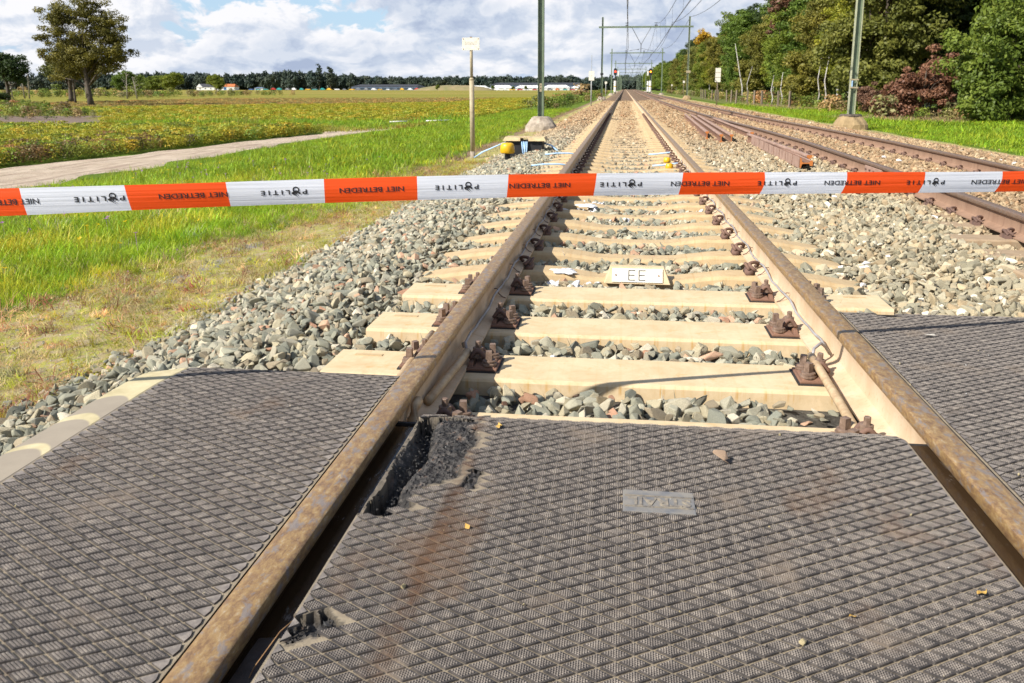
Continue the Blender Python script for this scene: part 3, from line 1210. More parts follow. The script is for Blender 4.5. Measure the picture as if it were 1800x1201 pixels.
    if which == 'right':
        ok &= ~inpoly(cx_, cy_, [(a, b_ - .012 if b_ < 3.4 else b_) for a, b_ in NOTCH])
    cx_, cy_, side_ = cx_[ok], cy_[ok], side_[ok]
    N = len(cx_)
    # front half and back half vectors
    va = np.array([A, B]) * .5
    vb = np.array([A, -B]) * .5

    def pt(u, v):
        return u * va[None] + v * vb[None]
    hgt = .0036

    def clampx(P):
        P[:, 0] = np.clip(P[:, 0], x0 + m0, x1 - m0)
        P[:, 1] = np.clip(P[:, 1], yy0 + .002, y1 - .004)
        if seam:
            P[:, 1] = np.where(side_ > 0, np.maximum(P[:, 1], seamf(P[:, 0]) + .0013), np.minimum(P[:, 1], seamf(P[:, 0]) - .0013))
        return P
    wear = .75 + .35 * rng.random(N)
    ring = []
    for sc_, hz in ((.87, -.001), (.82, hgt)):
        for (u, v) in ((1, 1), (1, -1), (-1, -1), (-1, 1)):
            P = np.stack([cx_, cy_], -1) + (u * va + v * vb) * sc_
            P = clampx(P)
            z = zt - .0035 + zoff(P[:, 0], P[:, 1]) + (hz * wear if hz > 0 else hz)
            ring.append(np.concatenate([P, z[:, None]], 1))
    PV = np.stack(ring, 1).reshape(-1, 3)
    base = sum(len(v) for v in V)
    k = base + 8 * np.arange(N)[:, None]
    fs = [np.array([[4, 7, 6, 5]])] + [np.array([[a, a + 4, (a + 1) % 4 + 4, (a + 1) % 4]]) for a in range(4)]
    bare_top = ~((cx_ > x0 + A * .5) & (cx_ < x1 - A * .5))
    if seam:
        bare_top |= np.abs(cy_ - seamf(cx_)) <= B * .5
    for q_, fdef in enumerate(fs):
        F.append((k + fdef).reshape(-1, 4))
        mi.append(np.where(bare_top, 3, 1) if q_ == 0 else np.full(N, 1))
    V.append(PV)
    at.append(np.zeros(len(PV)))
    # studs
    near = (cy_ > studs_from[0]) & ((side_ == 0) | (np.abs(cy_ - (seamf(cx_) if seam else 0)) > B * .5)) & (cy_ < studs_from[1]) & (cx_ > x0 + A * .5) & (cx_ < x1 - A * .5)
    sx_, sy_, sw = cx_[near], cy_[near], wear[near]
    n_s = (4, 5) if which != 'mid' else (5, 5)
    sg = .66
    for a in range(n_s[0]):
        for b_ in range(n_s[1]):
            if which == 'mid':
                uc = -.70 + 1.40 * (a + .5) / n_s[0]
                vc = -.70 + 1.40 * (b_ + .5) / n_s[1]
                du = dv = .14
                cor = [(-.80, -.80), (.75, -.80), (-.02, -.02), (-.80, .75)]
            else:
                uc = -.68 + 1.36 * (a + .5) / n_s[0]
                vc = -.70 + 1.40 * (b_ + .5) / n_s[1]
                du, dv = 1.36 / n_s[0] * .36, 1.40 / n_s[1] * .36
                cor = [(1, 1), (1, -1), (-1, -1), (-1, 1)]
            mu = sum(q[0] for q in cor) / 4
            mv = sum(q[1] for q in cor) / 4
            Vs = []
            for q, (hs, hz) in enumerate(((1, -.0002), (.60, .0021))):
                for (u, v) in cor:
                    u2, v2 = mu + (u - mu) * hs, mv + (v - mv) * hs
                    p = np.stack([sx_, sy_], -1) + (uc + du * u2) * va + (vc + dv * v2) * vb
                    z = zt - .0035 + zoff(p[:, 0], p[:, 1]) + hgt * sw + hz
                    Vs.append(np.concatenate([p, z[:, None]], 1))
            Vs = np.stack(Vs, 1).reshape(-1, 3)
            base = sum(len(v) for v in V)
            k = base + 8 * np.arange(len(sx_))[:, None]
            for fdef in fs:
                F.append((k + fdef).reshape(-1, 4))
                mi.append(np.full(len(sx_), 3))
            V.append(Vs)
            at.append(np.zeros(len(Vs)))
    me = np_mesh('crossing_panel', np.concatenate(V), np.concatenate(F), [M['rubber_floor'], M['rubber_pad'], M['rubber_side'], M['rubber_stud']],
                 np.concatenate(mi), attrs={'tear': np.concatenate(at)})
    o = obj('crossing_panel', me)
    tag(o, label, 'crossing panel', 'rubber panels of the level crossing')
    return o


pm = build_panel('mid', -.556, .757, .7, 2.145, .172, (.9, 2.15),
                 'patterned black rubber panel between the rails with torn left edge', seam=None)
pl = build_panel('left', -1.437, -.700, .7, 2.47, .170, (.9, 2.6),
                 'patterned black rubber panel left of the near track beside the cream kerb', chamf=.03)
pr = build_panel('right', .906, 2.9, .7, 3.40, .170, (1.2, 3.5),
                 'patterned black rubber panel right of the near track with a notch in its far edge', chamf=.05)

# raised maker's mark in the middle panel
def text_mesh(s, size=1.0, off=0.0, spacing=1.0, shear=0.0):
    cu = bpy.data.curves.new('t', 'FONT')
    cu.body = s
    cu.size = size
    cu.offset = off
    cu.space_character = spacing
    cu.shear = shear
    cu.resolution_u = 3
    ob = bpy.data.objects.new('t', cu)
    COL.objects.link(ob)
    bpy.context.view_layer.update()
    dg = bpy.context.evaluated_depsgraph_get()
    me = bpy.data.meshes.new_from_object(ob.evaluated_get(dg))
    V = [tuple(v.co) for v in me.vertices]
    F = [tuple(p.vertices) for p in me.polygons]
    bpy.data.objects.remove(ob)
    bpy.data.meshes.remove(me)
    return V, F


logo = MB()
lx0, lx1, ly0, ly1 = LOGO
logo.box(((lx0 + lx1) / 2, (ly0 + ly1) / 2, .1715), (lx1 - lx0, ly1 - ly0, .0062))
lg = logo.build('maker_plate', 'rubber_logo', pm, bevel=.001)
mb = MB()
tv, tf = text_mesh('STRAIL', 1.0, .02)
w_ = max(v[0] for v in tv)
mb.add([(lx1 - .008 - v[0] / w_ * (lx1 - lx0 - .020), 1.686 - v[1] * .048,   .1752) for v in tv], tf)
mb.box(((lx0 + lx1) / 2, 1.694, .1750), (lx1 - lx0 - .01, .002, .003))
mb.box(((lx0 + lx1) / 2, 1.6465, .1750), (lx1 - lx0 - .01, .002, .003))
o = mb.build('lettering', 'logo_relief', lg)
sd = o.modifiers.new('thick', 'SOLIDIFY')
sd.thickness = .0025
sd.offset = 0

# cream edge beam
mb = MB()
n = 40
V = []
for k in range(n + 1):
    y = -1.2 + (2.46 + 1.2) * k / n
    yl = y - (.055 * (k == n))
    dz = -max(0, y - 2.25) ** 1.3 * .10
    V += [(-1.560, yl, -.25), (-1.560, yl, .155 + dz), (-1.553, yl, .160 + dz), (-1.448, y, .162 + dz), (-1.441, y, .158 + dz), (-1.441, y, -.25)]
F = []
for k in range(n):
    for j in range(5):
        F.append((k * 6 + j, k * 6 + j + 1, (k + 1) * 6 + j + 1, (k + 1) * 6 + j))
F += [tuple(range(6)), tuple(n * 6 + j for j in range(5, -1, -1))]
mb.add(V, F)
tag(mb.build('edge_beam', 'beam_stained'), 'cream concrete kerb with dark tyre stains along the left rubber panel', 'kerb')

# water standing in the flangeways
mb = MB()
mb.box((-.602, .45, .112), (.100, 3.4, .004))
tag(mb.build('water', 'water'), kind='structure')
mb = MB()
mb.box((.806, .45, .124), (.100, 3.4, .004))
tag(mb.build('water', 'water'), kind='structure')
mb = MB()
mb.box((-.605, 2.160, .055), (.10, .012, .13))
mb.box((.806, 2.160, .06), (.100, .012, .13))
tag(mb.build('flangeway_dam', 'rubber_side'), 'dark rubber stops closing the flangeways at the panel end', 'rubber stop')
# dried mud slab in the left flangeway
V, F = [], []
nn = 26
for j in range(nn):
    y = 1.035 + .19 * j / (nn - 1)
    for k in range(8):
        x = -.622 + .066 * k / 7
        e = min(j, nn - 1 - j) / 3
        V.append((x, y, .108 + .012 * min(1, e) + mnoise.noise(Vector((x * 30, y * 30, 0))) * .003))
for j in range(nn - 1):
    for k in range(7):
        F.append((j * 8 + k, j * 8 + k + 1, (j + 1) * 8 + k + 1, (j + 1) * 8 + k))
simple('mud', (.060, .042, .032), (.035, .024, .018), 30, .55, bmp=.002)
tag(MB().add(V, F).build('mud', 'mud', smooth=True), 'dark wet mud slab lying in the left flangeway near the small tear', 'mud')

# rubber crumbs in the tear
mb = MB()
random.seed(5)
for k in range(700):
    for _ in range(20):
        x = random.uniform(-.56, -.36)
        y = random.choice([random.uniform(1.55, 2.12), random.uniform(1.13, 1.23)])
        if inpoly(np.array([x]), np.array([y]), TEAR)[0] or inpoly(np.array([x]), np.array([y]), TEAR2)[0]:
            break
    else:
        continue
    s = random.uniform(.0012, .0045) * (1.6 if random.random() < .08 else 1)
    if k < 26:
        x, y, s = random.uniform(-.535, -.478), random.uniform(1.15, 1.215), random.uniform(.005, .011)
    z = .160 - .03 * max(0, 1 - abs((x + .52) / .035)) + random.uniform(-.004, .006)
    P = [Vector((random.gauss(0, 1), random.gauss(0, 1), random.gauss(0, .8))).normalized() * s * random.uniform(.6, 1.2) + Vector((x, y, z)) for _ in range(6)]
    mb.add(P, [(0, 1, 2), (0, 2, 3), (0, 3, 4), (0, 4, 1), (5, 2, 1), (5, 3, 2), (5, 4, 3), (5, 1, 4)])
simple('crumb', (.03, .027, .025), (.016, .015, .014), 80, .7)
tag(mb.build('rubber_crumbs', 'crumb'), 'black rubber crumbs filling the tears in the middle panel', 'rubber crumbs', kind='stuff')

# ---------------------------------------------------------------- stones (ballast)
def protos(name, meshes):
    c = bpy.data.collections.new(name)
    for k, me in enumerate(meshes):
        o = bpy.data.objects.new('%s_%02d' % (name, k), me)
        c.objects.link(o)
    return c


def rock_mesh(seed, mat_, k=13, flat=.62):
    r = random.Random(seed)
    bm = bmesh.new()
    for _ in range(k):
        d = Vector((r.gauss(0, 1), r.gauss(0, 1), r.gauss(0, 1))).normalized()
        rr = r.uniform(.82, 1.05)
        bm.verts.new((d.x * rr, d.y * rr * r.uniform(.68, .8), d.z * rr * flat))
    bmesh.ops.convex_hull(bm, input=bm.verts)
    for v in [v for v in bm.verts if not v.link_faces]:
        bm.verts.remove(v)
    bmesh.ops.bevel(bm, geom=list(bm.edges), offset=.075, segments=2, profile=.5, affect='EDGES')
    me = bpy.data.meshes.new('rock')
    bm.to_mesh(me)
    bm.free()
    me.materials.append(mat_)
    me.transform(Matrix.Scale(.5, 4))
    return me


def gn_instances(name, coll, P, rot, scl, col, idx, label=None, cat=None):
    n = len(P)
    me = bpy.data.meshes.new(name)
    me.vertices.add(n)
    me.vertices.foreach_set('co', np.asarray(P, np.float32).ravel())
    for an, ty, dat in (('rot', 'FLOAT_VECTOR', rot), ('scl', 'FLOAT_VECTOR', scl)):
        a = me.attributes.new(an, ty, 'POINT')
        a.data.foreach_set('vector', np.asarray(dat, np.float32).ravel())
    a = me.attributes.new('idx', 'INT', 'POINT')
    a.data.foreach_set('value', np.asarray(idx, np.int32))
    a = me.attributes.new('col', 'FLOAT_COLOR', 'POINT')
    c4 = np.concatenate([np.asarray(col, np.float32), np.ones((n, 1), np.float32)], 1)
    a.data.foreach_set('color', c4.ravel())
    me.update()
    o = obj(name, me)
    ng = bpy.data.node_groups.new(name, 'GeometryNodeTree')
    ng.interface.new_socket('Geometry', in_out='INPUT', socket_type='NodeSocketGeometry')
    ng.interface.new_socket('Geometry', in_out='OUTPUT', socket_type='NodeSocketGeometry')
    gi = ng.nodes.new('NodeGroupInput')
    go = ng.nodes.new('NodeGroupOutput')
    ip = ng.nodes.new('GeometryNodeInstanceOnPoints')
    ci = ng.nodes.new('GeometryNodeCollectionInfo')
    ci.inputs['Collection'].default_value = coll
    ci.inputs['Separate Children'].default_value = True
    ci.inputs['Reset Children'].default_value = True
    ip.inputs['Pick Instance'].default_value = True
    L = ng.links.new
    L(gi.outputs[0], ip.inputs['Points'])
    L(ci.outputs[0], ip.inputs['Instance'])

    def na(nm, ty):
        q = ng.nodes.new('GeometryNodeInputNamedAttribute')
        q.data_type = ty
        q.inputs['Name'].default_value = nm
        return q.outputs['Attribute']
    L(na('idx', 'INT'), ip.inputs['Instance Index'])
    L(na('rot', 'FLOAT_VECTOR'), ip.inputs['Rotation'])
    L(na('scl', 'FLOAT_VECTOR'), ip.inputs['Scale'])
    L(ip.outputs[0], go.inputs[0])
    md = o.modifiers.new('scatter', 'NODES')
    md.node_group = ng
    tag(o, label, cat, kind='stuff')
    return o


CP, SP_ = math.cos(PS), math.sin(PS)


def in_view(x, y, pad=.22):
    """rough wedge of ground the photograph (and a step beside it) can see"""
    fx = x * CP + y * SP_
    fy = -x * SP_ + y * CP
    fy = np.maximum(fy, 1e-3)
    return ((fx / fy > -(930 / F_PX) - pad) & (fx / fy < (870 / F_PX) + pad)) | ((np.abs(x) < 6.5) & (y < 6.5))


rocks = protos('ballast_rock', [rock_mesh(k, M['stone'], 9 + k % 5, .55 + .1 * (k % 4)) for k in range(16)])


def scatter(x0, x1, y0, y1, sp, jit=.6):
    xs = np.arange(x0, x1, sp)
    ys = np.arange(y0, y1, sp)
    X, Y = np.meshgrid(xs, ys)
    X = X + (rng.random(X.shape) - .5) * sp * 2 * jit
    Y = Y + (rng.random(X.shape) - .5) * sp * 2 * jit
    X, Y = X.ravel(), Y.ravel()
    k = in_view(X, Y)
    return X[k], Y[k]


def stone_cols(x, y):
    n = len(x)
    pal = np.array([[.26, .27, .235], [.33, .33, .285], [.21, .225, .205], [.36, .335, .26], [.40, .385, .33], [.29, .255, .20], [.46, .31, .235], [.37, .225, .165], [.50, .475, .42]])
    palR = np.array([[.31, .295, .24], [.36, .335, .265], [.26, .25, .20], [.39, .35, .27], [.38, .33, .24], [.33, .27, .19], [.48, .43, .34], [.40, .30, .20], [.68, .66, .60]])
    palF = np.array([[.31, .225, .145], [.35, .26, .17], [.25, .17, .11], [.37, .29, .20], [.28, .18, .11], [.33, .22, .14], [.39, .31, .21], [.29, .15, .085], [.42, .37, .29]])
    pr = np.array([.2, .2, .15, .16, .12, .1, .026, .014, .035])
    i = rng.choice(9, n, p=pr / pr.sum())
    c = pal[i].copy()
    right = np.clip((x - .9) / .8, 0, 1)[:, None]
    c = c * (1 - right) + palR[i] * right
    far = np.clip((y - 9 - 5 * (x < -.7)) / 14, 0, 1)
    t2 = np.clip((x - (t2c(y) - 1.15)) / .5, 0, 1)
    far = np.maximum(far, t2 * .9)[:, None]
    c = c * (1 - far) + palF[i] * far
    c *= (.78 + .42 * rng.random((n, 1))) * np.array([1.12, 1.04, .88])
    return c


def stones():
    XS, YS, SC, LV = [], [], [], []
    for (y0, y1, sp, sc, lv) in ((.0, 7.5, .048, .064, 0), (.0, 7.5, .050, .072, -1), (7.5, 14, .054, .066, 0), (7.5, 14, .07, .07, -1), (14, 30, .068, .078, 0), (30, 75, .13, .12, 0)):
        x, y = scatter(-2.95, 8.6, y0, y1, sp)
        XS.append(x)
        YS.append(y)
        LV.append(np.full(len(x), lv))
        SC.append(sc * np.exp(rng.normal(0, .30, len(x))))
    x = np.concatenate(XS)
    y = np.concatenate(YS)
    sc = np.concatenate(SC)
    lv = np.concatenate(LV)
    sc = np.minimum(sc, .115 + (y > 25) * .1)
    z = bz(x, y) + np.where(lv == 0, .004 + rng.random(len(x)) * .012, -.018)
    edge = x < -2.45
    keep = ~(edge & (rng.random(len(x)) < (-2.45 - x) / .5 * 1.2))
    keep &= ~((x > t2c(y) + 3.6) & (rng.random(len(x)) < .7))
    c2 = t2c(y)
    # keep clear of panels, kerb, rails
    r = sc * .5
    keep &= ~((y < 2.30 + r) & (x > -1.57 - r * .6) & (x < .89))
    keep &= ~((y < 2.50 + r) & (x > -1.57 - r * .8) & (x < -.70))
    keep &= ~((y < 3.41 + r * .7) & (x > .875) & (x < 2.95))
    for rx in (T1L, T1R):
        keep &= ~(np.abs(x - rx) < .078 + r * .4)
    for s in (-1, 1):
        keep &= ~(np.abs(x - (c2 + s * .7535)) < .08 + r * .4)
    keep &= ~((x > .56) & (x < .80) & (y > 2.3) & (y < 3.1) & (sc > .06))
    # sleepers: flat ones fully clear
    for yc, _ in FL:
        keep &= ~((np.abs(y - yc) < .150 + r * .55) & (np.abs(x - T1C) < 1.24 + r * .4) & ~((x > 1.0) & (y > 3.5)))
        m_ = (np.abs(y - yc) < .30) & (x < 1.0)
        zz = z.copy()
        z = np.where(m_ & (np.abs(x - T1C) < 1.2), np.minimum(zz, -.006 - r * .34), zz)
    k = np.round((y - 4.82) / .6)
    yc = 4.82 + .6 * k
    ons = (k >= 0) & (np.abs(y - yc) < .105 + r * .35) & (np.abs(x - T1C) < 1.33)
    seat = (np.abs(x - T1C) > .38 + .22 * vnoise(k, k * 0, 1.0, 3)) & (np.abs(x - T1C) < 1.27)
    keep &= ~(ons & seat & (y < 30))
    keep &= ~(ons & ~seat & (rng.random(len(x)) < .84) & (y < 16))
    # far track sleepers
    k = np.round((y - 5.0) / .6)
    yc = 5.0 + .6 * k
    ons = (np.abs(y - yc) < .10) & (np.abs(x - c2) < 1.15) & (y < 8)
    keep &= ~(ons & (rng.random(len(x)) < .85 - .8 * np.clip((y - 5) / 2.5, 0, 1)))
    z = np.where((np.abs(x - c2) < 1.3) & (y > 6.5), z + .028, z)
    # EE plate, detector box, scrap rails
    keep &= ~((np.abs(x - .10) < .20) & (y > 4.60) & (y < 4.90))
    x, y, z, sc = x[keep], y[keep], z[keep], sc[keep]
    n = len(x)
    rot = np.stack([rng.normal(0, .5, n), rng.normal(0, .5, n), rng.random(n) * 6.28], -1)
    scl = sc[:, None] * np.stack([np.exp(rng.normal(.12, .16, n)), np.exp(rng.normal(0, .12, n)), np.exp(rng.normal(0, .15, n))], -1)
    P = np.stack([x, y, z], -1)
    col = stone_cols(x, y)
    # a few white painted or chalky stones
    wh = (rng.random(n) < .004) & (y < 14) & (x > -.9)
    col[wh] = (.72, .70, .68)
    splash = ((np.hypot((x + .33) / .22, (y - 4.72) / .14) < 1) | (np.hypot((x + .38) / .26, (y - 7.75) / .5) < 1)) & (rng.random(n) < .55)
    col[splash] = (.70, .69, .69)
    gn_instances('ballast_stones', rocks, P, rot, scl, col, rng.integers(0, 16, n), 'crushed grey and tan ballast stones around both tracks', 'ballast')


stones()

# little stones spread over the dirt strip
x, y = scatter(-4.2, -2.5, 2.6, 12, .075)
k = rng.random(len(x)) < .55
x, y = x[k], y[k]
n = len(x)
sc = .018 * np.exp(rng.normal(0, .5, n))
big = rng.random(n) < .012
sc[big] *= 3
gn_instances('loose_gravel', rocks, np.stack([x, y, gz(x) + (fbm(x, y, .8, 3) - .5) * .05 + .002], -1), np.stack([rng.normal(0, .4, n), rng.normal(0, .4, n), rng.random(n) * 6], -1),
             np.repeat(sc[:, None], 3, 1), stone_cols(x, y) * 1.05, rng.integers(0, 16, n), 'small loose grey gravel on the dirt strip left of the ballast', 'gravel')

# ---------------------------------------------------------------- grass and crops
def tuft_mesh(seed, mat_, nb=26, h=.2, spread=.07, w=.0035, lean=.5):
    r = np.random.default_rng(seed)
    V, F, T = [], [], []
    for _ in range(nb):
        bx, by = r.normal(0, spread, 2)
        a = r.random() * 6.28
        hh = h * r.uniform(.5, 1.15)
        ln = lean * r.uniform(.2, 1.3) * hh
        dx, dy = math.cos(a), math.sin(a)
        px_, py_ = -dy, dx
        k = len(V)
        tn = r.random()
        for s, ww in ((0, 1.), (.4, .9), (.75, .6), (1.0, .08)):
            cx_ = bx + dx * ln * s * s
            cy_ = by + dy * ln * s * s
            z = hh * (s - .25 * s * s * lean)
            V.append((cx_ - px_ * w * ww, cy_ - py_ * w * ww, z))
            V.append((cx_ + px_ * w * ww, cy_ + py_ * w * ww, z))
            T += [tn, tn]
        for q in range(3):
            F.append((k + 2 * q, k + 2 * q + 1, k + 2 * q + 3, k + 2 * q + 2))
    return np_mesh('tuft', V, F, [mat_], attrs={'tint': T})


def leafy_mesh(seed, mat_, nl=70, h=.5, rad=.25, leaf=.06, base=.05):
    r = np.random.default_rng(seed)
    V, F, T = [], [], []
    for _ in range(nl):
        z = base + (h - base) * r.random() ** .6
        a = r.random() * 6.28
        rr = rad * math.sqrt(r.random()) * (1.0 - .25 * z / h)
        c = np.array([rr * math.cos(a), rr * math.sin(a), z])
        nrm = np.array([math.cos(a) * .6, math.sin(a) * .6, .9]) + r.normal(0, .5, 3)
        nrm /= np.linalg.norm(nrm)
        u = np.cross(nrm, r.normal(0, 1, 3))
        u /= np.linalg.norm(u)
        v = np.cross(nrm, u)
        s = leaf * r.uniform(.6, 1.3)
        k = len(V)
        for q in (u * s, v * s * .55, -u * s * .8, -v * s * .55):
            V.append(tuple(c + q))
        tn = r.random()
        T += [tn] * 4
        F.append((k, k + 1, k + 2, k + 3))
    return np_mesh('plant', V, F, [mat_], attrs={'tint': T})


tufts = protos('grass_tuft', [tuft_mesh(k, M['grass_blade'], 30, .19, .075, .0032, .75) for k in range(6)])
tuftsfar = protos('grass_tuft_wide', [tuft_mesh(20 + k, M['grass_blade'], 26, .24, .20, .009, .7) for k in range(5)])


def gcol(n, base, var=.25):
    c = np.array(base)[None] * np.exp(rng.normal(0, var, (n, 1)))
    c[:, 0] *= np.exp(rng.normal(0, .15, n))
    return c


def grass():
    Ps, Ss, Cs, Is = [], [], [], []
    # near-left meadow strip
    x, y = scatter(-11.5, -3.0, .6, 13, .085)
    ge = -np.interp(y, [3.5, 5.3, 7, 8.7, 11, 20], [3.95, 3.9, 3.75, 3.45, 3.4, 3.3])
    d = (ge - x) + (fbm(x, y, 1.4, 12) - .5) * 1.1
    l, r_ = sand_edges(y)
    dens = np.clip(d / .35, 0, 1) * np.clip((x - r_ + .1) / .5, 0, 1)
    k = rng.random(len(x)) < dens
    x, y, d = x[k], y[k], d[k]
    n = len(x)
    s = np.clip(.42 + d * .35, .4, .95) * np.exp(rng.normal(0, .22, n)) * (.75 + .5 * fbm(x, y, .9, 5)) * np.clip(.42 + (x + 10.8) * .16, .42, 1)
    c = gcol(n, (.31, .42, .022))
    yel = fbm(x, y, 1.1, 31) > .6
    c[yel] = c[yel] * np.array([1.5, 1.1, 1.6])
    dry = rng.random(n) < .05
    c[dry] = gcol(dry.sum(), (.42, .36, .16))
    Z = gz(x) - .01
    gn_instances('meadow_grass', tufts, np.stack([x, y, Z], -1), np.stack([rng.normal(0, .12, n), rng.normal(0, .12, n), rng.random(n) * 6.28], -1),
                 np.stack([s, s, s], -1), c, rng.integers(0, 6, n), 'bright green grass verge between the dirt strip and the sandy path', 'grass')
    # sparse dry plants on the dirt strip
    x, y = scatter(-4.1, -2.45, .4, 16, .06)
    k = rng.random(len(x)) < np.clip(.45 + 2.2 * (fbm(x, y, 2.2, 44) - .42), 0.06, .95)
    x, y = x[k], y[k]
    n = len(x)
    c = gcol(n, (.52, .40, .19))
    g_ = rng.random(n)
    c[g_ < .30] = gcol((g_ < .30).sum(), (.42, .42, .04))
    c[(g_ > .85)] = gcol((g_ > .85).sum(), (.34, .14, .08))
    s = .30 * np.exp(rng.normal(0, .35, n))
    gn_instances('dry_weeds', tufts, np.stack([x, y, gz(x)], -1), np.stack([rng.normal(0, .35, n), rng.normal(0, .35, n), rng.random(n) * 6.28], -1),
                 np.stack([s * 1.3, s * 1.3, s * .7], -1), c, rng.integers(0, 6, n), 'low dry weeds and moss on the dirt strip beside the ballast', 'weeds')
    # farther verge on the left
    x, y = scatter(-11.5, -2.7, 13, 60, .21)
    ge = np.full(len(x), -3.25)
    d = (ge - x) + (fbm(x, y, .9, 12) - .5) * 1.2
    l, r_ = sand_edges(y)
    dens = np.clip(d / .5, .12, 1) * np.where(y < 42, np.clip((x - r_ + .1) / .6, 0, 1), np.clip((x + 8.5) / 1.0, 0, 1))
    k = rng.random(len(x)) < dens
    x, y, d = x[k], y[k], d[k]
    n = len(x)
    s = np.clip(.40 + d * .12, .35, .62) * np.exp(rng.normal(0, .25, n)) * np.where(y < 34, np.clip(.55 + (x + 10.8) * .12, .45, 1), .8)
    c = gcol(n, (.27, .36, .022))
    lo = d < .4
    c[lo] = gcol(lo.sum(), (.34, .25, .12))
    gn_instances('verge_grass', tuftsfar, np.stack([x, y, gz(x) - .01], -1), np.stack([rng.normal(0, .1, n), rng.normal(0, .1, n), rng.random(n) * 6.28], -1),
                 np.stack([s, s, s], -1), c, rng.integers(0, 5, n), 'green verge grass running along the left side of the track', 'grass')
    # green strip behind the first crop block
    x, y = scatter(-70, -8, 33.2, 44, .42)
    k = (rng.random(len(x)) < .9) & ~((x < -24 - (y - 36) * .7) & (y > 36))
    x, y = x[k], y[k]
    n = len(x)
    s = .85 * np.exp(rng.normal(0, .3, n)) * (.6 + .8 * fbm(x, y, .3, 7))
    c = gcol(n, (.24, .34, .022))
    yy = fbm(x, y, .18, 9) > .52
    c[yy] = gcol(yy.sum(), (.30, .27, .05))
    gn_instances('field_grass', tuftsfar, np.stack([x, y, gz(x)], -1), np.stack([np.zeros(n), np.zeros(n), rng.random(n) * 6.28], -1),
                 np.stack([s * 1.4, s * 1.4, s], -1), c, rng.integers(0, 5, n), 'rough green grass strip behind the near crop block', 'grass')
    # grass on the right side, beyond the far track
    x, y = scatter(7.6, 20, 12, 70, .24)
    d = x - (t2c(y) + 4.1) + (fbm(x, y, .8, 21) - .5) * 1.2
    k = rng.random(len(x)) < np.clip(d / .5, 0, 1)
    x, y, d = x[k], y[k], d[k]
    n = len(x)
    s = np.clip(.4 + d * .35, .4, 1.0) * np.exp(rng.normal(0, .2, n))
    c = gcol(n, (.27, .38, .022))
    br = (fbm(x, y, .3, 3) > .52) & (y > 36) & (x > 9.5)
    c[br] = gcol(br.sum(), (.38, .29, .14))
    gn_instances('right_grass', tuftsfar, np.stack([x, y, gz(x) - .01], -1), np.stack([rng.normal(0, .1, n), rng.normal(0, .1, n), rng.random(n) * 6.28], -1),
                 np.stack([s, s, s * .8], -1), c, rng.integers(0, 5, n), 'bright green grass between the far track and the trees', 'grass')


grass()
crops = protos('crop_plant', [leafy_mesh(k, M['crop_leaf'], 150, .40, .30, .036) for k in range(6)])
cropsfar = protos('crop_plant_wide', [leafy_mesh(30 + k, M['crop_leaf'], 110, .20, .50, .06) for k in range(5)])


def crop():
    # near block: rows of knee-high plants
    x, y = scatter(-70, -10.8, 14, 33, .30)
    l, r_ = sand_edges(np.minimum(y, 31.5))
    k = (x < l - .15) & (y < 32.6)
    x, y = x[k], y[k]
    n = len(x)
    e = np.clip((l[k] - x), 0, 100)
    s = (.85 + .3 * fbm(x, y, .5, 3)) * np.exp(rng.normal(0, .12, n))
    c = gcol(n, (.37, .345, .03), .12)
    fb = fbm(x, y, .25, 14)
    brown = rng.random(n) < np.clip(1.15 - (y - 15) / 7 + (fb - .5) * .5 + (e < 2.0) * .35, .05, .62)
    c[brown] = gcol(brown.sum(), (.21, .135, .05), .4)
    gr = rng.random(n) < .18
    c[gr] = gcol(gr.sum(), (.17, .22, .03), .3)
    gn_instances('crop_block', crops, np.stack([x, y, gz(x)], -1), np.stack([np.zeros(n), np.zeros(n), rng.random(n) * 6.28], -1),
                 np.stack([s, s, s], -1), c, rng.integers(0, 6, n), 'knee high yellow and brown crop block behind the sandy path', 'crop')
    # far block rows running with the railway
    xs = np.arange(-75, -8.2, .95)
    P = []
    for x_ in xs:
        ys = np.arange(44, 150, .62)
        P.append(np.stack([np.full(len(ys), x_) + rng.normal(0, .06, len(ys)), ys + rng.normal(0, .1, len(ys))], -1))
    P = np.concatenate(P)
    x, y = P[:, 0], P[:, 1]
    k = in_view(x, y) & ~((x > -60) & (x < -24 - (y - 36) * .7) & (y < 56)) & ~((x < -9) & (x > -11) & (y < 48)) & ((x > -30 - (y - 44) * .9) | (y > 66))
    x, y = x[k], y[k]
    n = len(x)
    c = gcol(n, (.35, .325, .024), .10)
    br = (y > 88 + (x + 40) * .9) & (x < -22)
    c[br] = gcol(br.sum(), (.34, .245, .07), .22)
    s = np.exp(rng.normal(0, .14, n)) * .95
    gn_instances('far_crop_rows', cropsfar, np.stack([x, y, gz(x)], -1), np.stack([np.zeros(n), np.zeros(n), rng.random(n) * 6.28], -1),
                 np.stack([s * .62, s * .85, s], -1), c, rng.integers(0, 5, n), 'yellow green crop rows running beside the railway into the distance', 'crop')


crop()

# yellow and violet wildflowers dotted in the verge
def flower_mesh(c):
    V, F = [], []
    for k in range(5):
        a = k * 1.2566
        i = len(V)
        V += [(0, 0, .15), (math.cos(a - .4) * .012, math.sin(a - .4) * .012, .156), (math.cos(a) * .018, math.sin(a) * .018, .157), (math.cos(a + .4) * .012, math.sin(a + .4) * .012, .156)]
        F.append((i, i + 1, i + 2, i + 3))
    i = len(V)
    V += [(-.001, 0, 0), (.001, 0, 0), (.001, 0, .15), (-.001, 0, .15)]
    F.append((i, i + 1, i + 2, i + 3))
    return np_mesh('flower', V, F, [M['grass_blade']], attrs={'tint': [.8] * len(V)})


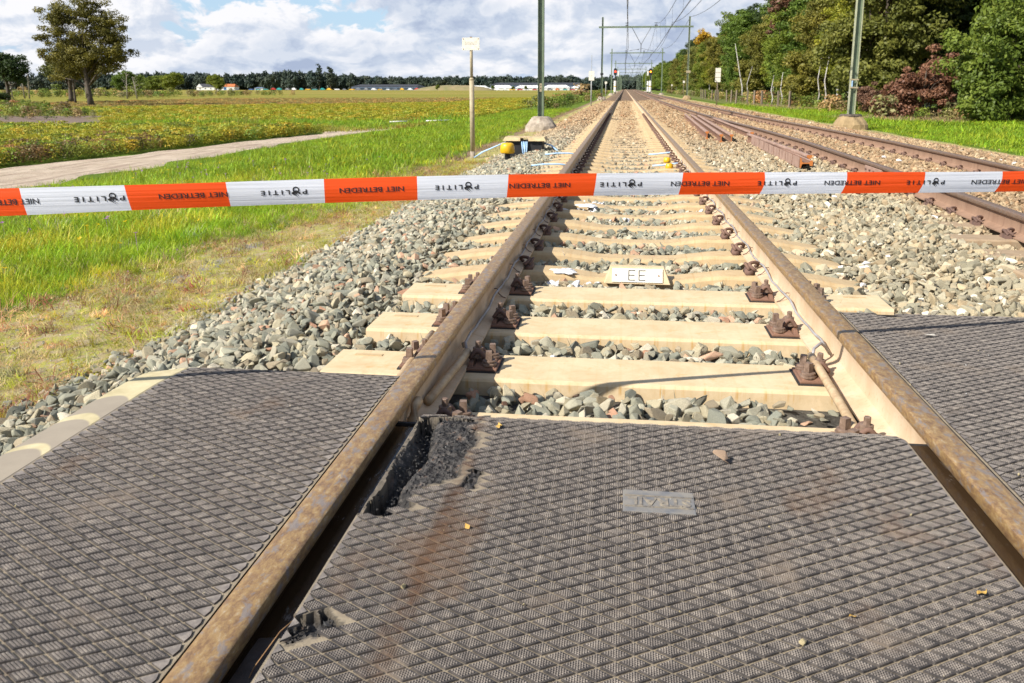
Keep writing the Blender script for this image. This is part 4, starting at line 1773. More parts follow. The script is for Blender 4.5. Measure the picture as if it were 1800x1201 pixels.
fl = protos('wildflower', [flower_mesh(0)])
x, y = scatter(-9, -3.2, 3, 16, .35)
k = rng.random(len(x)) < .30
x, y = x[k], y[k]
n = len(x)
c = np.where((rng.random(n) < .5)[:, None] & (x < -4.2)[:, None], np.array([[.75, .5, .01]]), np.array([[.42, .12, .50]]))
s = np.where(x < -4.2, 1.35, .5)
gn_instances('wildflowers', fl, np.stack([x, y, gz(x)], -1), np.stack([rng.normal(0, .3, n), rng.normal(0, .3, n), rng.random(n) * 6], -1),
             np.stack([s, s, s], -1), c, np.zeros(n, int), 'tiny yellow and violet wildflowers dotted in the grass verge', 'wildflowers')

# ---------------------------------------------------------------- things on and beside the near track
# EE plate on its cream wedge
r = empty('marker_plate', (.10, 4.735, -.055))
tag(r, 'white plate reading EE on a cream wedge between the rails', 'marker plate')
V = [(-.195, -.055, 0), (.195, -.055, 0), (.195, .075, 0), (-.195, .075, 0), (-.158, -.005, .092), (.158, -.005, .092), (.158, .055, .092), (-.158, .055, .092)]
MB().add(V, [(3, 2, 1, 0), (4, 5, 6, 7), (0, 1, 5, 4), (1, 2, 6, 5), (2, 3, 7, 6), (3, 0, 4, 7)]).build('wedge', 'sleeper_cream', r, bevel=.004)
lean = math.atan2(.05, .092)
mb = MB()
nv = Vector((0, -math.cos(lean), math.sin(lean)))
up = Vector((0, math.sin(lean), math.cos(lean)))
c0 = Vector((0, -.030, .046)) + nv * .004
def pl(u, v, d=0.0):
    return c0 + Vector((u, 0, 0)) + up * v + nv * d
mb.add([pl(-.148, -.042), pl(.148, -.042), pl(.148, .042), pl(-.148, .042), pl(-.148, -.042, .003), pl(.148, -.042, .003), pl(.148, .042, .003), pl(-.148, .042, .003)],
       [(0, 3, 2, 1), (4, 5, 6, 7), (0, 1, 5, 4), (1, 2, 6, 5), (2, 3, 7, 6), (3, 0, 4, 7)])
plate = mb.build('plate', 'white_dusty', r)
mb = MB()
for x in (-.03, .03):
    for (a, b_, c_, d_) in ((x - .022, x - .017, -.032, .032), (x - .017, x + .018, .027, .032), (x - .017, x + .014, -.0025, .0025), (x - .017, x + .018, -.032, -.027)):
        mb.add([pl(a, c_, .0045), pl(b_, c_, .0045), pl(b_, d_, .0045), pl(a, d_, .0045)], [(0, 1, 2, 3)])
mb.build('lettering', 'dark_text', plate)
mb = MB()
for x in (-.125, .125):
    p = pl(x, 0, .003)
    mb.tube([p, p + nv * .003], .005, 8)
mb.build('screw', 'rust', plate)

# conduits and cables along the rails
mb = MB()
mb.tube([(.742, 3.10, .060), (.741, 3.0, .060), (.738, 2.75, .052), (.735, 2.46, .040), (.733, 2.36, .036)], .0155, 10)
tag(mb.build('conduit_pipe', 'pipe_cream', smooth=True), 'cream conduit pipe running along the foot of the right rail', 'pipe')
mb = MB()
mb.tube([(-.590, 3.00, .058), (-.600, 2.85, .056), (-.622, 2.60, .050), (-.630, 2.50, .048)], .0165, 10)
tag(mb.build('conduit_pipe', 'pipe_cream', smooth=True), 'broken cream conduit pipe in shadow inside the left rail', 'pipe')
mb = MB()
mb.tube([(-.628, 2.28, .020), (-.626, 2.29, .075), (-.624, 2.32, .105), (-.622, 2.35, .112)], .0165, 10)
tag(mb.build('conduit_pipe', 'pipe_cream', smooth=True), 'short upright pipe stub beside the left rail at the panel end', 'pipe')
mb = MB()
mb.tube([(-.812, 3.34, .022), (-.808, 3.1, .026), (-.800, 2.85, .030), (-.792, 2.52, .03), (-.79, 2.35, .02)], .0155, 10)
mb.tube([(-.809, 3.02, .027), (-.809, 3.05, .027)], .0175, 10)
tag(mb.build('conduit_pipe', 'pipe_cream', smooth=True), 'cream conduit pipe outside the left rail across the nearest sleeper', 'pipe')


def rail_cable(x0, side, y0, y1, label, first):
    pts = list(first)
    y = y0
    k = 0
    while y < y1:
        pts.append((x0 + side * (.032 + .004 * math.sin(k * 1.1)), y, .046 + .014 * math.sin(k * 1.15) + .006 * math.sin(k * 2.3)))
        y += .13
        k += 1
    r = empty('track_cable', (0, 0, 0))
    tag(r, label, 'cable')
    MB().tube(pts, .0062, 7).build('cable', 'cable_grey', r, smooth=True)
    mb = MB()
    for kk in range(1, 26):
        y = y0 + .3 + kk * .6
        if y > y1:
            break
        mb.tube([(x0 + side * .075, y, .018), (x0 + side * .055, y, .026), (x0 + side * .035, y, .045), (x0 + side * .030, y + .004, .066), (x0 + side * .014, y + .006, .064)], .0028, 5)
    mb.build('cable_clamp', 'clip_rust', r)


rail_cable(T1R, -1, 3.18, 12, 'grey cable clipped along the foot of the right rail', [(.742, 3.08, .062), (.755, 3.115, .085), (.785, 3.14, .100), (.808, 3.16, .080)])
rail_cable(T1L, 1, 3.10, 12, 'grey cable clipped along the inside of the left rail', [(-.59, 2.99, .058), (-.604, 3.03, .085), (-.622, 3.07, .07)])

# chalky splashes
def splash(cx_, cy_, rx, ry, z, label):
    V = [(cx_, cy_, z + .005)]
    n = 26
    for ring in (0.35, .7, 1.0):
        for k in range(n):
            a = 2 * math.pi * k / n
            q = ring * (1 + .9 * mnoise.noise(Vector((math.cos(a) * 1.6, math.sin(a) * 1.6, cx_ * 9))))
            V.append((cx_ + rx * q * math.cos(a), cy_ + ry * q * math.sin(a), z + .005 * (1 - ring) + .004 * mnoise.noise(Vector((a * 3, ring * 9, 0))) - (.012 if ring == 1 else 0)))
    F = [(0, 1 + k, 1 + (k + 1) % n) for k in range(n)]
    for g in range(2):
        for k in range(n):
            a = 1 + g * n + k
            b_ = 1 + g * n + (k + 1) % n
            F.append((a, a + n, b_ + n, b_))
    o = MB().add(V, F).build('chalk_splash', 'chalk')
    tag(o, label, 'chalk splash')


splash(-.34, 4.76, .085, .05, .002, 'white chalky splash on the tan sleeper left of the EE plate')
splash(-.33, 7.62, .10, .08, -.004, 'white chalky splash by the left rail just behind the tape')

# stone chip, crumbs and leaves lying on the panels
o = obj('stone_chip', rock_mesh(77, M['brick_chip'], 8, .6))
o.location = (.248, 1.885, .190)
o.scale = (.075, .062, .062)
o.rotation_euler = (.15, .1, .4)
tag(o, 'tan broken stone chip lying on the middle rubber panel', 'stone')
for (x, y, s, lb) in ((1.145, 3.03, .038, 'pale oblong stone chip lying on the right rubber panel near the rail'),):
    o = obj('stone_chip', rock_mesh(5, M['pale_chip'], 9, .5))
    o.location = (x, y, .180)
    o.scale = (s * 1.3, s * .7, s * .8)
    tag(o, lb, 'stone')
def leaf(x, y, z, s, rz, lb):
    V, F = [], []
    for i in range(7):
        u = i / 6
        w = s * .32 * math.sin(math.pi * min(1, u * 1.02)) + .0004
        V += [(u * s - s / 2, -w, .004 + .008 * (u - .5) ** 2 * 4 * s * 20 + .003), (u * s - s / 2, w, .002)]
    for i in range(6):
        F.append((2 * i, 2 * i + 1, 2 * i + 3, 2 * i + 2))
    o = MB().add(V, F).build('dry_leaf', 'dry_leaf')
    o.location = (x, y, z)
    o.rotation_euler = (.2, .1, rz)
    tag(o, lb, 'leaf')
leaf(-.318, 2.035, .173, .026, 1.9, 'small yellow leaf on the middle panel near the top of the tear')
leaf(.665, 1.40, .174, .022, .6, 'small yellow leaf near the right edge of the middle panel')
leaf(-.305, 1.515, .173, .016, 2.4, 'small yellow leaf on the middle panel below the tear')
leaf(.415, 1.305, .173, .014, .2, 'tiny yellow leaf low on the middle panel')
mb = MB()
mb.tube([(-.548, 1.20, .168), (-.562, 1.165, .166), (-.575, 1.135, .150), (-.590, 1.118, .130), (-.596, 1.098, .112)], .0012, 5)
tag(mb.build('root', 'root', smooth=True), 'thin brown root hanging from the small tear into the flangeway', 'root')
x, y = scatter(-1.4, 2.0, .95, 3.2, .075)
k = rng.random(len(x)) < .30
k &= (np.abs(x + .60) > .14) & (np.abs(x - .82) > .07) & ~((y > 2.1) & (x > -.72) & (x < .86)) & ~((y > 2.3) & (x < -.7))
x, y = x[k], y[k]
n = len(x)
s = .0045 * np.exp(rng.normal(0, .45, n))
cc = np.array([[.45, .38, .28], [.30, .26, .22], [.55, .45, .25], [.6, .58, .55]])[rng.integers(0, 4, n)]
gn_instances('grit', rocks, np.stack([x, y, np.full(n, .1735)], -1), rng.random((n, 3)) * 6, np.repeat(s[:, None], 3, 1), cc, rng.integers(0, 16, n), 'fine pale grit scattered on the rubber panels', 'grit')

# ---------------------------------------------------------------- police tape
TY = lambda x: 2.52 + .314 * x
tx_ = [-1.67, -1.367, -1.11, -.855, -.602, -.342, -.08, .188, .447, .742, 1.003, 1.366]
tz_ = [.772, .775, .7805, .7835, .784, .785, .7845, .780, .776, .7705, .7665, .7615]


def tzc(x):
    if x < tx_[0]:
        return tz_[0] - (tx_[0] - x) * .0 - .004 * (tx_[0] - x)
    if x > tx_[-1]:
        return tz_[-1] - (x - tx_[-1]) * .014
    # smooth fit
    return float(np.polyval(TZF, x))


TZF = np.polyfit(tx_, tz_, 4)
TN = Vector((.314, -1, 0)).normalized()        # faces the camera side


def tp(s, v, off=0.0):
    """s along the tape (world x), v across -0.5..0.5"""
    w = .0695 + .010 * max(0.0, (-1.25 - s)) * 1.2
    bow = .004 * math.cos(v * math.pi) + .0025 * math.sin(s * 5.3 + v * 2.0)
    p = Vector((s, TY(s), tzc(s) + v * w))
    return p + TN * (bow + off) + Vector((0, 0, 0))


BND = [-2.64, -2.39, -2.13, -1.876, -1.614, -1.361, -1.108, -.855, -.601, -.343, -.083, .182, .444, .720, .992, 1.271, 1.54, 1.82, 2.1, 2.38, 2.65, 2.92, 3.2]
SL = {4: .006, 5: .006, 6: .004, 8: 0, 9: -.003, 10: -.004, 11: -.006, 12: -.007, 13: -.009, 14: -.009, 15: -.009}
mb = MB()
NV = 6
segs = [(-3.2, BND[0], 0)] + [(BND[i], BND[i + 1], i + 1) for i in range(len(BND) - 1)]
for (a, b_, i) in segs:
    n = 14
    # red segments: the photo has red between bounds 5-6 (index -1.361..-1.108) and so on
    mb.cm = 0 if i % 2 == 0 else 1
    V = []
    for k in range(n + 1):
        for j in range(NV + 1):
            v = j / NV - .5
            e0 = SL.get(i - 1, 0) * (v * -2) * (-1) + (.004 * math.cos(v * math.pi) if i - 1 > 12 else 0)
            e1 = SL.get(i, 0) * (v * -2) * (-1) + (.004 * math.cos(v * math.pi) if i > 12 else 0)
            e0 = -SL.get(i - 1, 0) * (v * 2) + (.006 * math.cos(v * math.pi) if i - 1 > 11 else 0)
            e1 = -SL.get(i, 0) * (v * 2) + (.006 * math.cos(v * math.pi) if i > 11 else 0)
            s0, s1 = a + e0, b_ + e1
            V.append(tp(s0 + (s1 - s0) * k / n, v))
    F = []
    for k in range(n):
        for j in range(NV):
            q = k * (NV + 1) + j
            F.append((q, q + 1, q + NV + 2, q + NV + 1))
    mb.add(V, F)
tape = mb.build('barrier_tape', ['tape_red', 'tape_white'], smooth=True)
tag(tape, 'red and white police tape stretched across both tracks', 'barrier tape')

tvN, tfN = text_mesh('NIET BETREDEN', 1.0, .012)
WN = max(v[0] for v in tvN)
tvP, tfP = text_mesh('P', 1.0, .022)
tvL, tfL = text_mesh('LITIE', 1.0, .022, 1.55)
WL = max(v[0] for v in tvL)


def put_text(tv, tf, W_, xr, xl, cap, shear=0.0, vc=.0):
    """printed text turned 180 degrees: starts at xr and runs to xl"""
    V = []
    for v in tv:
        s = xr - v[0] / W_ * (xr - xl) - (v[1] - .36) * shear * cap
        V.append(tp(s, vc - (v[1] - .36) * cap / .0695 / .72, .0012))
    mb = MB()
    mb.add(V, [tuple(reversed(f)) for f in tf])
    return mb


NI = [(-1.7276, -1.5743), (-1.2829, -1.1067), (-.8142, -.6366), (-.3387, -.1571), (.1487, .3357), (.6507, .8447), (1.1682, 1.3796), (1.70, 1.89), (2.21, 2.40)]
PO = [(-2.01, -1.885), (-1.4912, -1.3663), (-1.0226, -.8996), (-.5506, -.4259), (-.0695, .0598), (.4265, .5586), (.9367, 1.073), (1.45, 1.58), (1.96, 2.09)]
for k, (a, b_) in enumerate(NI):
    sh = -.25 + .08 * k
    put_text(tvN, tfN, WN, b_, a, .0145, sh * .8, .0).build('lettering', 'ink', tape)
for k, (a, b_) in enumerate(PO):
    L = b_ - a
    sh = -.12 + .03 * k
    mb = put_text(tvP, tfP, max(v[0] for v in tvP), b_, b_ - L * .115, .0135, sh)
    m2 = put_text(tvL, tfL, WL, b_ - L * .37, a, .0135, sh)
    mb.add(m2.v, m2.f)
    # emblem: ring, open book and flames (turned upside down like the words)
    cs = b_ - L * .245
    def e2(u, v):
        return tp(cs - u * .001 - v * .001 * sh, -.001 * v / .0695, .0012)
    n = 22
    V, F = [], []
    for q in range(n):
        an = 2 * math.pi * q / n
        V += [e2(9.0 * math.cos(an), -7.0 + 9.0 * math.sin(an)), e2(5.6 * math.cos(an), -7.0 + 5.6 * math.sin(an))]
    for q in range(n):
        p0, p1 = 2 * q, 2 * ((q + 1) % n)
        F.append((p0, p1, p1 + 1, p0 + 1))
    mb.add(V, F)
    mb.add([e2(-12.5, 3), e2(-1.0, -6.5), e2(0, -2.5), e2(-8.5, 6.5)], [(0, 1, 2, 3)])
    mb.add([e2(13.5, 2), e2(1.0, -6.5), e2(-.5, -2.5), e2(2.5, .5), e2(8.5, 8)], [(0, 1, 2, 3, 4)])
    for fx, fl_ in ((1.5, 14), (-2.5, 12), (5.0, 11)):
        V = []
        for q in range(9):
            u = q / 8
            cxx = fx + 3.2 * math.sin(u * 4.5) - 3 * u
            w = 1.7 * (1 - u * .85)
            yy = 1.5 + fl_ * u
            V += [e2(cxx - w, yy), e2(cxx + w, yy)]
        mb.add(V, [(2 * q, 2 * q + 1, 2 * q + 3, 2 * q + 2) for q in range(8)])
    mb.build('lettering', 'ink', tape)

# ---------------------------------------------------------------- detector cabinet left of the near track
r = empty('cable_box', (-1.80, 15.1, -.14))
tag(r, 'low black track side box with beige lid and pale blue cables', 'track box')
MB().box((0, 0, .12), (.66, .42, .30)).build('cabinet', 'black', r, bevel=.01)
mb = MB()
for sx in (-1, 1):
    mb.add([(sx * .075, -.27, .27), (sx * .40, -.27, .27), (sx * .40, .27, .27), (sx * .075, .27, .27), (sx * .075, -.24, .33), (sx * .36, -.22, .34), (sx * .36, .22, .34), (sx * .075, .24, .33)],
           [(3, 2, 1, 0), (4, 5, 6, 7), (0, 1, 5, 4), (1, 2, 6, 5), (2, 3, 7, 6), (3, 0, 4, 7)])
mb.box((0, .05, .325), (.17, .40, .02))
mb.build('lid', 'lid', r, bevel=.004)
mb = MB()
for k in range(5):
    mb.tube([(-.06 + k * .03, -.225, .27), (-.06 + k * .03, -.25, .27)], .011, 8)
mb.build('cable_gland', 'black', r)
for k in range(4):
    x = -.05 + k * .033
    MB().tube([(x, -.24, .26), (x + (.02 if k < 2 else .0), -.27, .12), (x + (.04 if k < 2 else -.02), -.30, -.02)], .012, 7).build('cable', 'cable_blue', r, smooth=True)
for k in range(3):
    MB().tube([(-.36, -.05 + k * .05, .24), (-.55, -.05 + k * .06, .16), (-.80 - k * .03, -.04 + k * .08, .05 - k * .01), (-.98, .0 + k * .1, -.06)], .012, 7).build('cable', 'cable_blue', r, smooth=True)
for k in range(2):
    MB().tube([(.34, -.05 + k * .06, .22), (.48, -.08 + k * .06, .18), (.60, -.15 + k * .06, .09), (.72, -.22 + k * .05, .06)], .012, 7).build('cable', 'cable_blue', r, smooth=True)
r = empty('cable_post', (-2.07, 14.55, -.14))
tag(r, 'yellow capped black cable post in front of the track box', 'cable post')
MB().tube([(0, 0, -.08), (0, 0, .12)], .05, 12).build('post', 'black', r, smooth=True)
MB().lathe((0, 0, .07), [(.12, 0), (.135, .02), (.125, .13), (.11, .17), (.08, .185)], 14).build('cap', 'yellow', r, smooth=True)
for (y, lb) in ((13.6, 'pale blue cable crossing the track nearest the black box'), (11.6, 'pale blue cable crossing the track in front of the yellow capped post')):
    mb = MB()
    mb.tube([(-1.30, y, -.01), (-1.1, y - .02, .014), (-.9, y - .01, .015), (-.76, y, -.005)], .013, 6)
    mb.tube([(.42, y + .04, .0), (.55, y + .02, .012), (.66, y, .03), (.76, y - .1, .05)], .013, 6)
    tag(mb.build('cable', 'cable_blue', smooth=True), lb, 'cable')
for k, (x, y) in enumerate(((.66, 12.4), (.64, 11.4))):
    mb = MB()
    mb.lathe((x, y, -.02), [(.05, 0), (.055, .02), (.05, .07), (.03, .08)], 12)
    tag(mb.build('track_sensor', 'yellow', smooth=True), ['yellow track sensor by the right rail, the farther of two', 'yellow track sensor by the right rail, the nearer of two'][k], 'sensor', 'yellow track sensors')

# ---------------------------------------------------------------- scrap rails between the tracks
def scrap(x0, y0, x1, y1, z, label, roll=0.0, plates=False):
    d = Vector((x1 - x0, y1 - y0, 0))
    L = d.length
    r = empty('scrap_rail', (x0, y0, z), -math.atan2(d.x, d.y))
    tag(r, label, 'scrap rail', 'scrap rails lying between the tracks')
    me = rail_mesh('rail_body', [(0, 0), (0, L)], 0.0, 'rust_pale', 'rust', closed_ends=False)
    o = obj('rail_body', me, r)
    P = rail_profile()
    n = len(P)
    for y in (0.0, L):
        e = MB()
        e.add([(px_, y + (-.002 if y == 0 else .002), pz) for px_, pz in P], [tuple(range(n)) if y == 0 else tuple(range(n - 1, -1, -1))])
        q = e.build('cut_end', 'rust_orange', r)
        if roll:
            q.rotation_euler = (0, roll, 0)
    if roll:
        o.rotation_euler = (0, roll, 0)
    if plates:
        mb = MB()
        k = 0
        yy = .02
        while yy < L - .3:
            mb.box((0, yy + .27, -.003), (.15, .50, .004))
            yy += .56
        q = mb.build('pad_plate', 'rust_pale', r)
        if roll:
            q.rotation_euler = (0, roll, 0)
    return r


scrap(2.40, 11.45, 2.50, 16.4, .075, 'pale rusty scrap rail lying on its side nearest the camera, foot plates facing the track', roll=R(90), plates=True)
scrap(2.62, 11.9, 2.60, 17.6, -.02, 'grey brown scrap rail standing upright behind the one lying on its side')
scrap(2.00, 17.2, 2.42, 30.2, -.02, 'brown scrap rail with rust orange cut end in the middle of the pile')
scrap(1.82, 18.3, 2.25, 31.0, -.02, 'brown scrap rail on the near track side of the pile')
scrap(2.20, 17.15, 2.60, 29.5, -.02, 'brown scrap rail against the right of the orange ended one')
scrap(2.75, 18.1, 2.88, 27.5, -.02, 'short dark scrap rail at the far track side of the pile')

# hose and wire by the joint on the far track
mb = MB()
mb.tube([(3.05 + .25 * k, 10.1 + .02 * math.sin(k * 1.7), .01) for k in range(6)], .028, 8)
tag(mb.build('hose', 'pipe_cream', smooth=True), 'weathered brown hose across the far track by the rail joint', 'hose')

# ---------------------------------------------------------------- posts and signs
def mk_sign_post():
    r = empty('sign_post', (-3.16, 17.0, -.36))
    tag(r, 'tall cream pole with small white notice plate left of the ballast', 'sign post')
    mb = MB()
    mb.tube([(0, 0, .10), (0, 0, 1.62)], .050, 14)
    mb.lathe((0, 0, 1.60), [(.053, 0), (.053, .02), (.030, .05)], 14)
    mb.tube([(0, 0, 1.63), (.0, 0, 2.42)], .031, 12)
    mb.build('pole', 'pole_cream', r, smooth=True)
    MB().tube([(0, 0, -.1), (0, 0, .13)], .0515, 14).build('pole_foot', 'concrete_old', r, smooth=True)
    b = MB().box((0, -.036, 2.325), (.36, .006, .25)).build('sign_plate', 'white_dusty', r, bevel=.002)
    mb = MB()
    rr = random.Random(3)
    for row, z in enumerate((2.365, 2.340, 2.315)):
        x = -.12
        while x < .12:
            w = rr.uniform(.012, .035)
            mb.box((x + w / 2, -.0395, z), (w, .001, .008))
            x += w + .007
    mb.build('lettering', 'cable_grey', b)
    mb = MB()
    for sx in (-1, 1):
        for sz in (-1, 1):
            mb.tube([(sx * .155, -.039, 2.325 + sz * .10), (sx * .155, -.044, 2.325 + sz * .10)], .010, 8)
    mb.build('screw', 'rust', b)
    MB().box((0, 0, 2.455), (.04, .04, .03)).build('pole_cap', 'rust', r)


mk_sign_post()


def km_post(x, y, z, top, plates, label, poleh, polemat='pole_grey', ant=0.0):
    r = empty('marker_post', (x, y, z))
    tag(r, label, 'marker post', 'marker posts along the railway')
    MB().tube([(0, 0, -.1), (0, 0, poleh)], .045, 8).build('pole', polemat, r, smooth=True)
    for k in range(plates):
        MB().box((0, -.055, top - .17 - k * .37), (.42 if plates > 1 else .30, .02, .34)).build('number_plate', 'white_dusty', r)
    if ant:
        MB().tube([(0, 0, top), (0, 0, top + ant)], .02, 6).build('rod', 'pole_grey', r)


km_post(-2.55, 64, -.38, 2.75, 2, 'grey post with two white plates left of the track, before the second mast', 2.75, ant=1.2)
km_post(-2.65, 118, -.38, 2.4, 1, 'thin grey post with one small white plate left of the track behind the second mast', 2.4)
km_post(7.30, 67, -.36, 3.0, 3, 'brown post with three pale round cornered plates on the right, before the birch trunks', 3.0, 'wood_post')
km_post(9.2, 132, -.36, 2.6, 1, 'thin post with one white plate between the right masts', 2.6, 'wood_post')
km_post(10.6, 190, -.36, 2.3, 1, 'small far post with a white plate right of the orange signal', 2.3, 'wood_post')

# ---------------------------------------------------------------- overhead line portals
PORT = [28, 100, 172, 244, 316, 388, 460, 532, 604, 676, 748]
BEAMZ = 8.15


def mast_mb(x, h, z0):
    """steel H-section column"""
    web = MB()
    web.box((x, 0, z0 + h / 2), (.17, .012, h))
    edge = MB()
    for s in (-1, 1):
        edge.box((x + s * .095, 0, z0 + h / 2), (.014, .20, h))
    return web, edge


def portal(y, idx, xl, xr):
    r = empty('catenary_portal', (0, y, 0))
    lbs = {0: 'nearest overhead line portal with two tall green masts on big concrete feet',
           1: 'second overhead line portal, its whole green crossbeam in view'}
    tag(r, lbs.get(idx, 'green overhead line portal, %s from the camera' % ordn(idx)), 'overhead portal', 'overhead line portals over both tracks')
    for x, fz, sgn in ((xl, -.20, -1), (xr, -.10, 1)):
        if idx < 2:
            w, e = mast_mb(x, 9.0 - fz, fz + .30)
            m_ = w.build('mast', 'mast_green', r)
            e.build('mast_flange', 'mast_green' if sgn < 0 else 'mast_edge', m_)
            f = MB()
            n = 20
            V = []
            prof = [(.56, -.25), (.52, 0.02), (.44, .14), (.30, .30), (.24, .335), (.02, .34)]
            for (rr, z) in prof:
                for k in range(n):
                    a = 2 * math.pi * k / n
                    sq = 1 / max(abs(math.cos(a)), abs(math.sin(a))) ** .55
                    q = rr * sq * (1 + .10 * mnoise.noise(Vector((a * 2, z * 5, x))))
                    V.append((x + q * math.cos(a), q * math.sin(a), fz + z))
            F = []
            for i in range(len(prof) - 1):
                for k in range(n):
                    a, b_ = i * n + k, i * n + (k + 1) % n
                    F.append((a, b_, b_ + n, a + n))
            F.append(tuple((len(prof) - 1) * n + k for k in range(n)))
            f.add(V, F)
            f.build('footing', 'concrete_old' if sgn < 0 else 'concrete_sand', r, smooth=False)
            if idx == 0:
                if sgn > 0:
                    MB().lathe((x, 0, fz + .325), [(.36, -.04), (.33, .02), (.1, .025)], 16).build('footing_cap', 'moss_cap', r)
                    mb = MB()
                    mb.box((x, -.115, fz + 1.45), (.26, .02, .045))
                    mb.box((x, -.115, fz + 1.20), (.26, .02, .045))
                    mb.build('band', 'pole_cream', m_)
                    MB().box((x - .07, -.118, fz + 1.32), (.035, .012, .20)).build('tag_plate', 'cable_blue', m_)
                else:
                    mb = MB()
                    p_ = MB().box((x + .0, -.112, fz + 1.30), (.075, .010, .27)).build('number_plate', 'pole_cream', m_)
                    mb.box((x, -.1185, fz + 1.37), (.02, .002, .045))
                    mb.box((x, -.1185, fz + 1.27), (.03, .002, .045))
                    mb.build('lettering', 'dark_text', p_)
            elif sgn > 0:
                MB().box((x + .05, -.12, 3.0), (.52, .02, .28)).build('number_plate', 'pole_cream', m_)
            else:
                MB().box((x, -.05, 2.75), (.36, .3, .24)).build('junction_box', 'black', m_)
        else:
            mb = MB()
            mb.box((x, 0, 4.3), (.22, .20, 9.4))
            mb.build('mast', 'mast_green', r)
            if idx < 5:
                MB().lathe((x, 0, -.35), [(.7, 0), (.55, .2), (.3, .45)], 10).build('footing', 'concrete_old', r)
    b = MB().box(((xl + xr) / 2, 0, BEAMZ), (xr - xl + .9, .18, .20)).build('crossbeam', 'mast_green', r)
    c2_ = float(t2c(y))
    for xc in (T1C, c2_):
        ins = MB()
        ins.box((xc, 0, BEAMZ + .22), (.30, .25, .04))
        ins.lathe((xc - .1, 0, BEAMZ + .10), [(.05, 0), (.07, .04), (.04, .08), (.07, .12)], 8)
        ins.lathe((xc + .1, 0, BEAMZ + .10), [(.05, 0), (.07, .04), (.04, .08), (.07, .12)], 8)
        ins.box((xc, 0, BEAMZ + .45), (.42, .06, .06))
        ins.build('insulator', 'wire', r)
    # hanging V with registration arms
    mx_ = (T1C + c2_) / 2
    h = MB()
    h.tube([(mx_ - 1.1, 0, BEAMZ - .08), (mx_, 0, BEAMZ - 2.0)], .035, 6)
    h.tube([(mx_ + 1.1, 0, BEAMZ - .08), (mx_, 0, BEAMZ - 2.0)], .035, 6)
    h.tube([(mx_, 0, BEAMZ - 1.9), (mx_, 0, BEAMZ - 2.9)], .045, 6)
    h.tube([(mx_, 0, BEAMZ - 2.5), (T1C + .3, 0, BEAMZ - 2.72)], .02, 6)
    h.tube([(mx_, 0, BEAMZ - 2.45), (c2_ - .3, 0, BEAMZ - 2.72)], .02, 6)
    h.lathe((mx_ - .35, 0, BEAMZ - 2.62), [(.06, 0), (.06, .1)], 6)
    h.build('hanger', 'wire', r)


for i, y in enumerate(PORT):
    xl = -2.82 if i == 0 else -2.75
    xr = [7.38, 7.38, 7.5, 7.6, 7.8, 8.0, 8.4, 8.9, 9.4, 10, 10.5][i]
    portal(float(y), i, xl, xr)

# wires
def wire_pts(xf, ys, zlow, sag, zig=.18):
    pts = []
    for i in range(len(ys) - 1):
        a, b_ = ys[i], ys[i + 1]
        for k in range(12):
            u = k / 12
            y = a + (b_ - a) * u
            zz = zig * ((-1) ** i) * (1 - 2 * u)
            pts.append((xf(y) + zz, y, zlow - sag * 4 * u * (1 - u)))
    return pts


WY = [-44] + PORT
for nm, xf in (('near', lambda y: T1C), ('far', lambda y: float(t2c(max(y, 0))))):
    r = empty('overhead_wires', (0, 0, 0))
    tag(r, 'overhead wires strung above the %s track' % nm, 'overhead wires', 'overhead wires above the tracks')
    c1 = wire_pts(xf, WY, 5.75, .05)
    c2 = wire_pts(xf, WY, BEAMZ + .45, 1.5, .02)
    MB().tube(c1, .014, 5).build('contact_wire', 'wire', r)
    MB().tube([(p[0] + .04, p[1], p[2]) for p in c1], .014, 5).build('contact_wire', 'wire', r)
    MB().tube(c2, .018, 5).build('carrier_wire', 'wire', r)
    mb = MB()
    for p, q in zip(c1[::2], c2[::2]):
        mb.tube([p, q], .007, 4)
    mb.build('dropper', 'wire', r)
for sx, xo, zo, lb in ((1, 7.42, 9.25, 'thick feeder cable hung along the right mast tops'), (1, 5.4, BEAMZ + .5, 'thin feeder wire hung on the crossbeams right of the far track')):
    mb = MB()
    mb.tube(wire_pts(lambda y: xo + max(0, y - 300) * .003, WY, zo, 1.3, 0.0), .022, 5)
    tag(mb.build('feeder_wire', 'wire'), lb, 'wire', 'feeder wires')

# ---------------------------------------------------------------- signals
def signal(x, y, z, lamp, label, white_side):
    r = empty('railway_signal', (x, y, z))
    tag(r, label, 'signal', 'railway light signals')
    MB().tube([(0, 0, -.3), (0, 0, 4.4)], .13, 10).build('post', 'black', r)
    mb = MB()
    for (a, b_) in ((.7, 1.75), (1.95, 3.1)):
        mb.tube([(0, -.02, a), (0, -.02, b_)], .30, 12)
    mb.build('white_band', 'white', r)
    MB().tube([(0, -.02, 1.75), (0, -.02, 1.95)], .29, 12).build('yellow_band', 'yellow', r)
    h = MB()
    V, F = [], []
    n = 20
    for yy in (-.12, .12):
        for k in range(n):
            a = 2 * math.pi * k / n
            V.append((.38 * math.cos(a), yy, 5.05 + (.42 if math.sin(a) > 0 else -.42) + .38 * math.sin(a)))
    F = [tuple(range(n)), tuple(range(2 * n - 1, n - 1, -1))] + [(k, k + n, (k + 1) % n + n, (k + 1) % n) for k in range(n)]
    h.add(V, F)
    hd = h.build('signal_head', 'black', r)
    MB().tube([(0, -.16, 5.1), (0, -.20, 5.1)], .19, 14).build('lamp', lamp, hd)
    for zz in (4.72, 5.5):
        MB().tube([(0, -.13, zz), (0, -.17, zz)], .10, 12).build('lens', 'wire', hd)
    MB().box((white_side * .62, 0, 4.75), (.36, .05, 1.0)).build('side_plate', 'white', r)


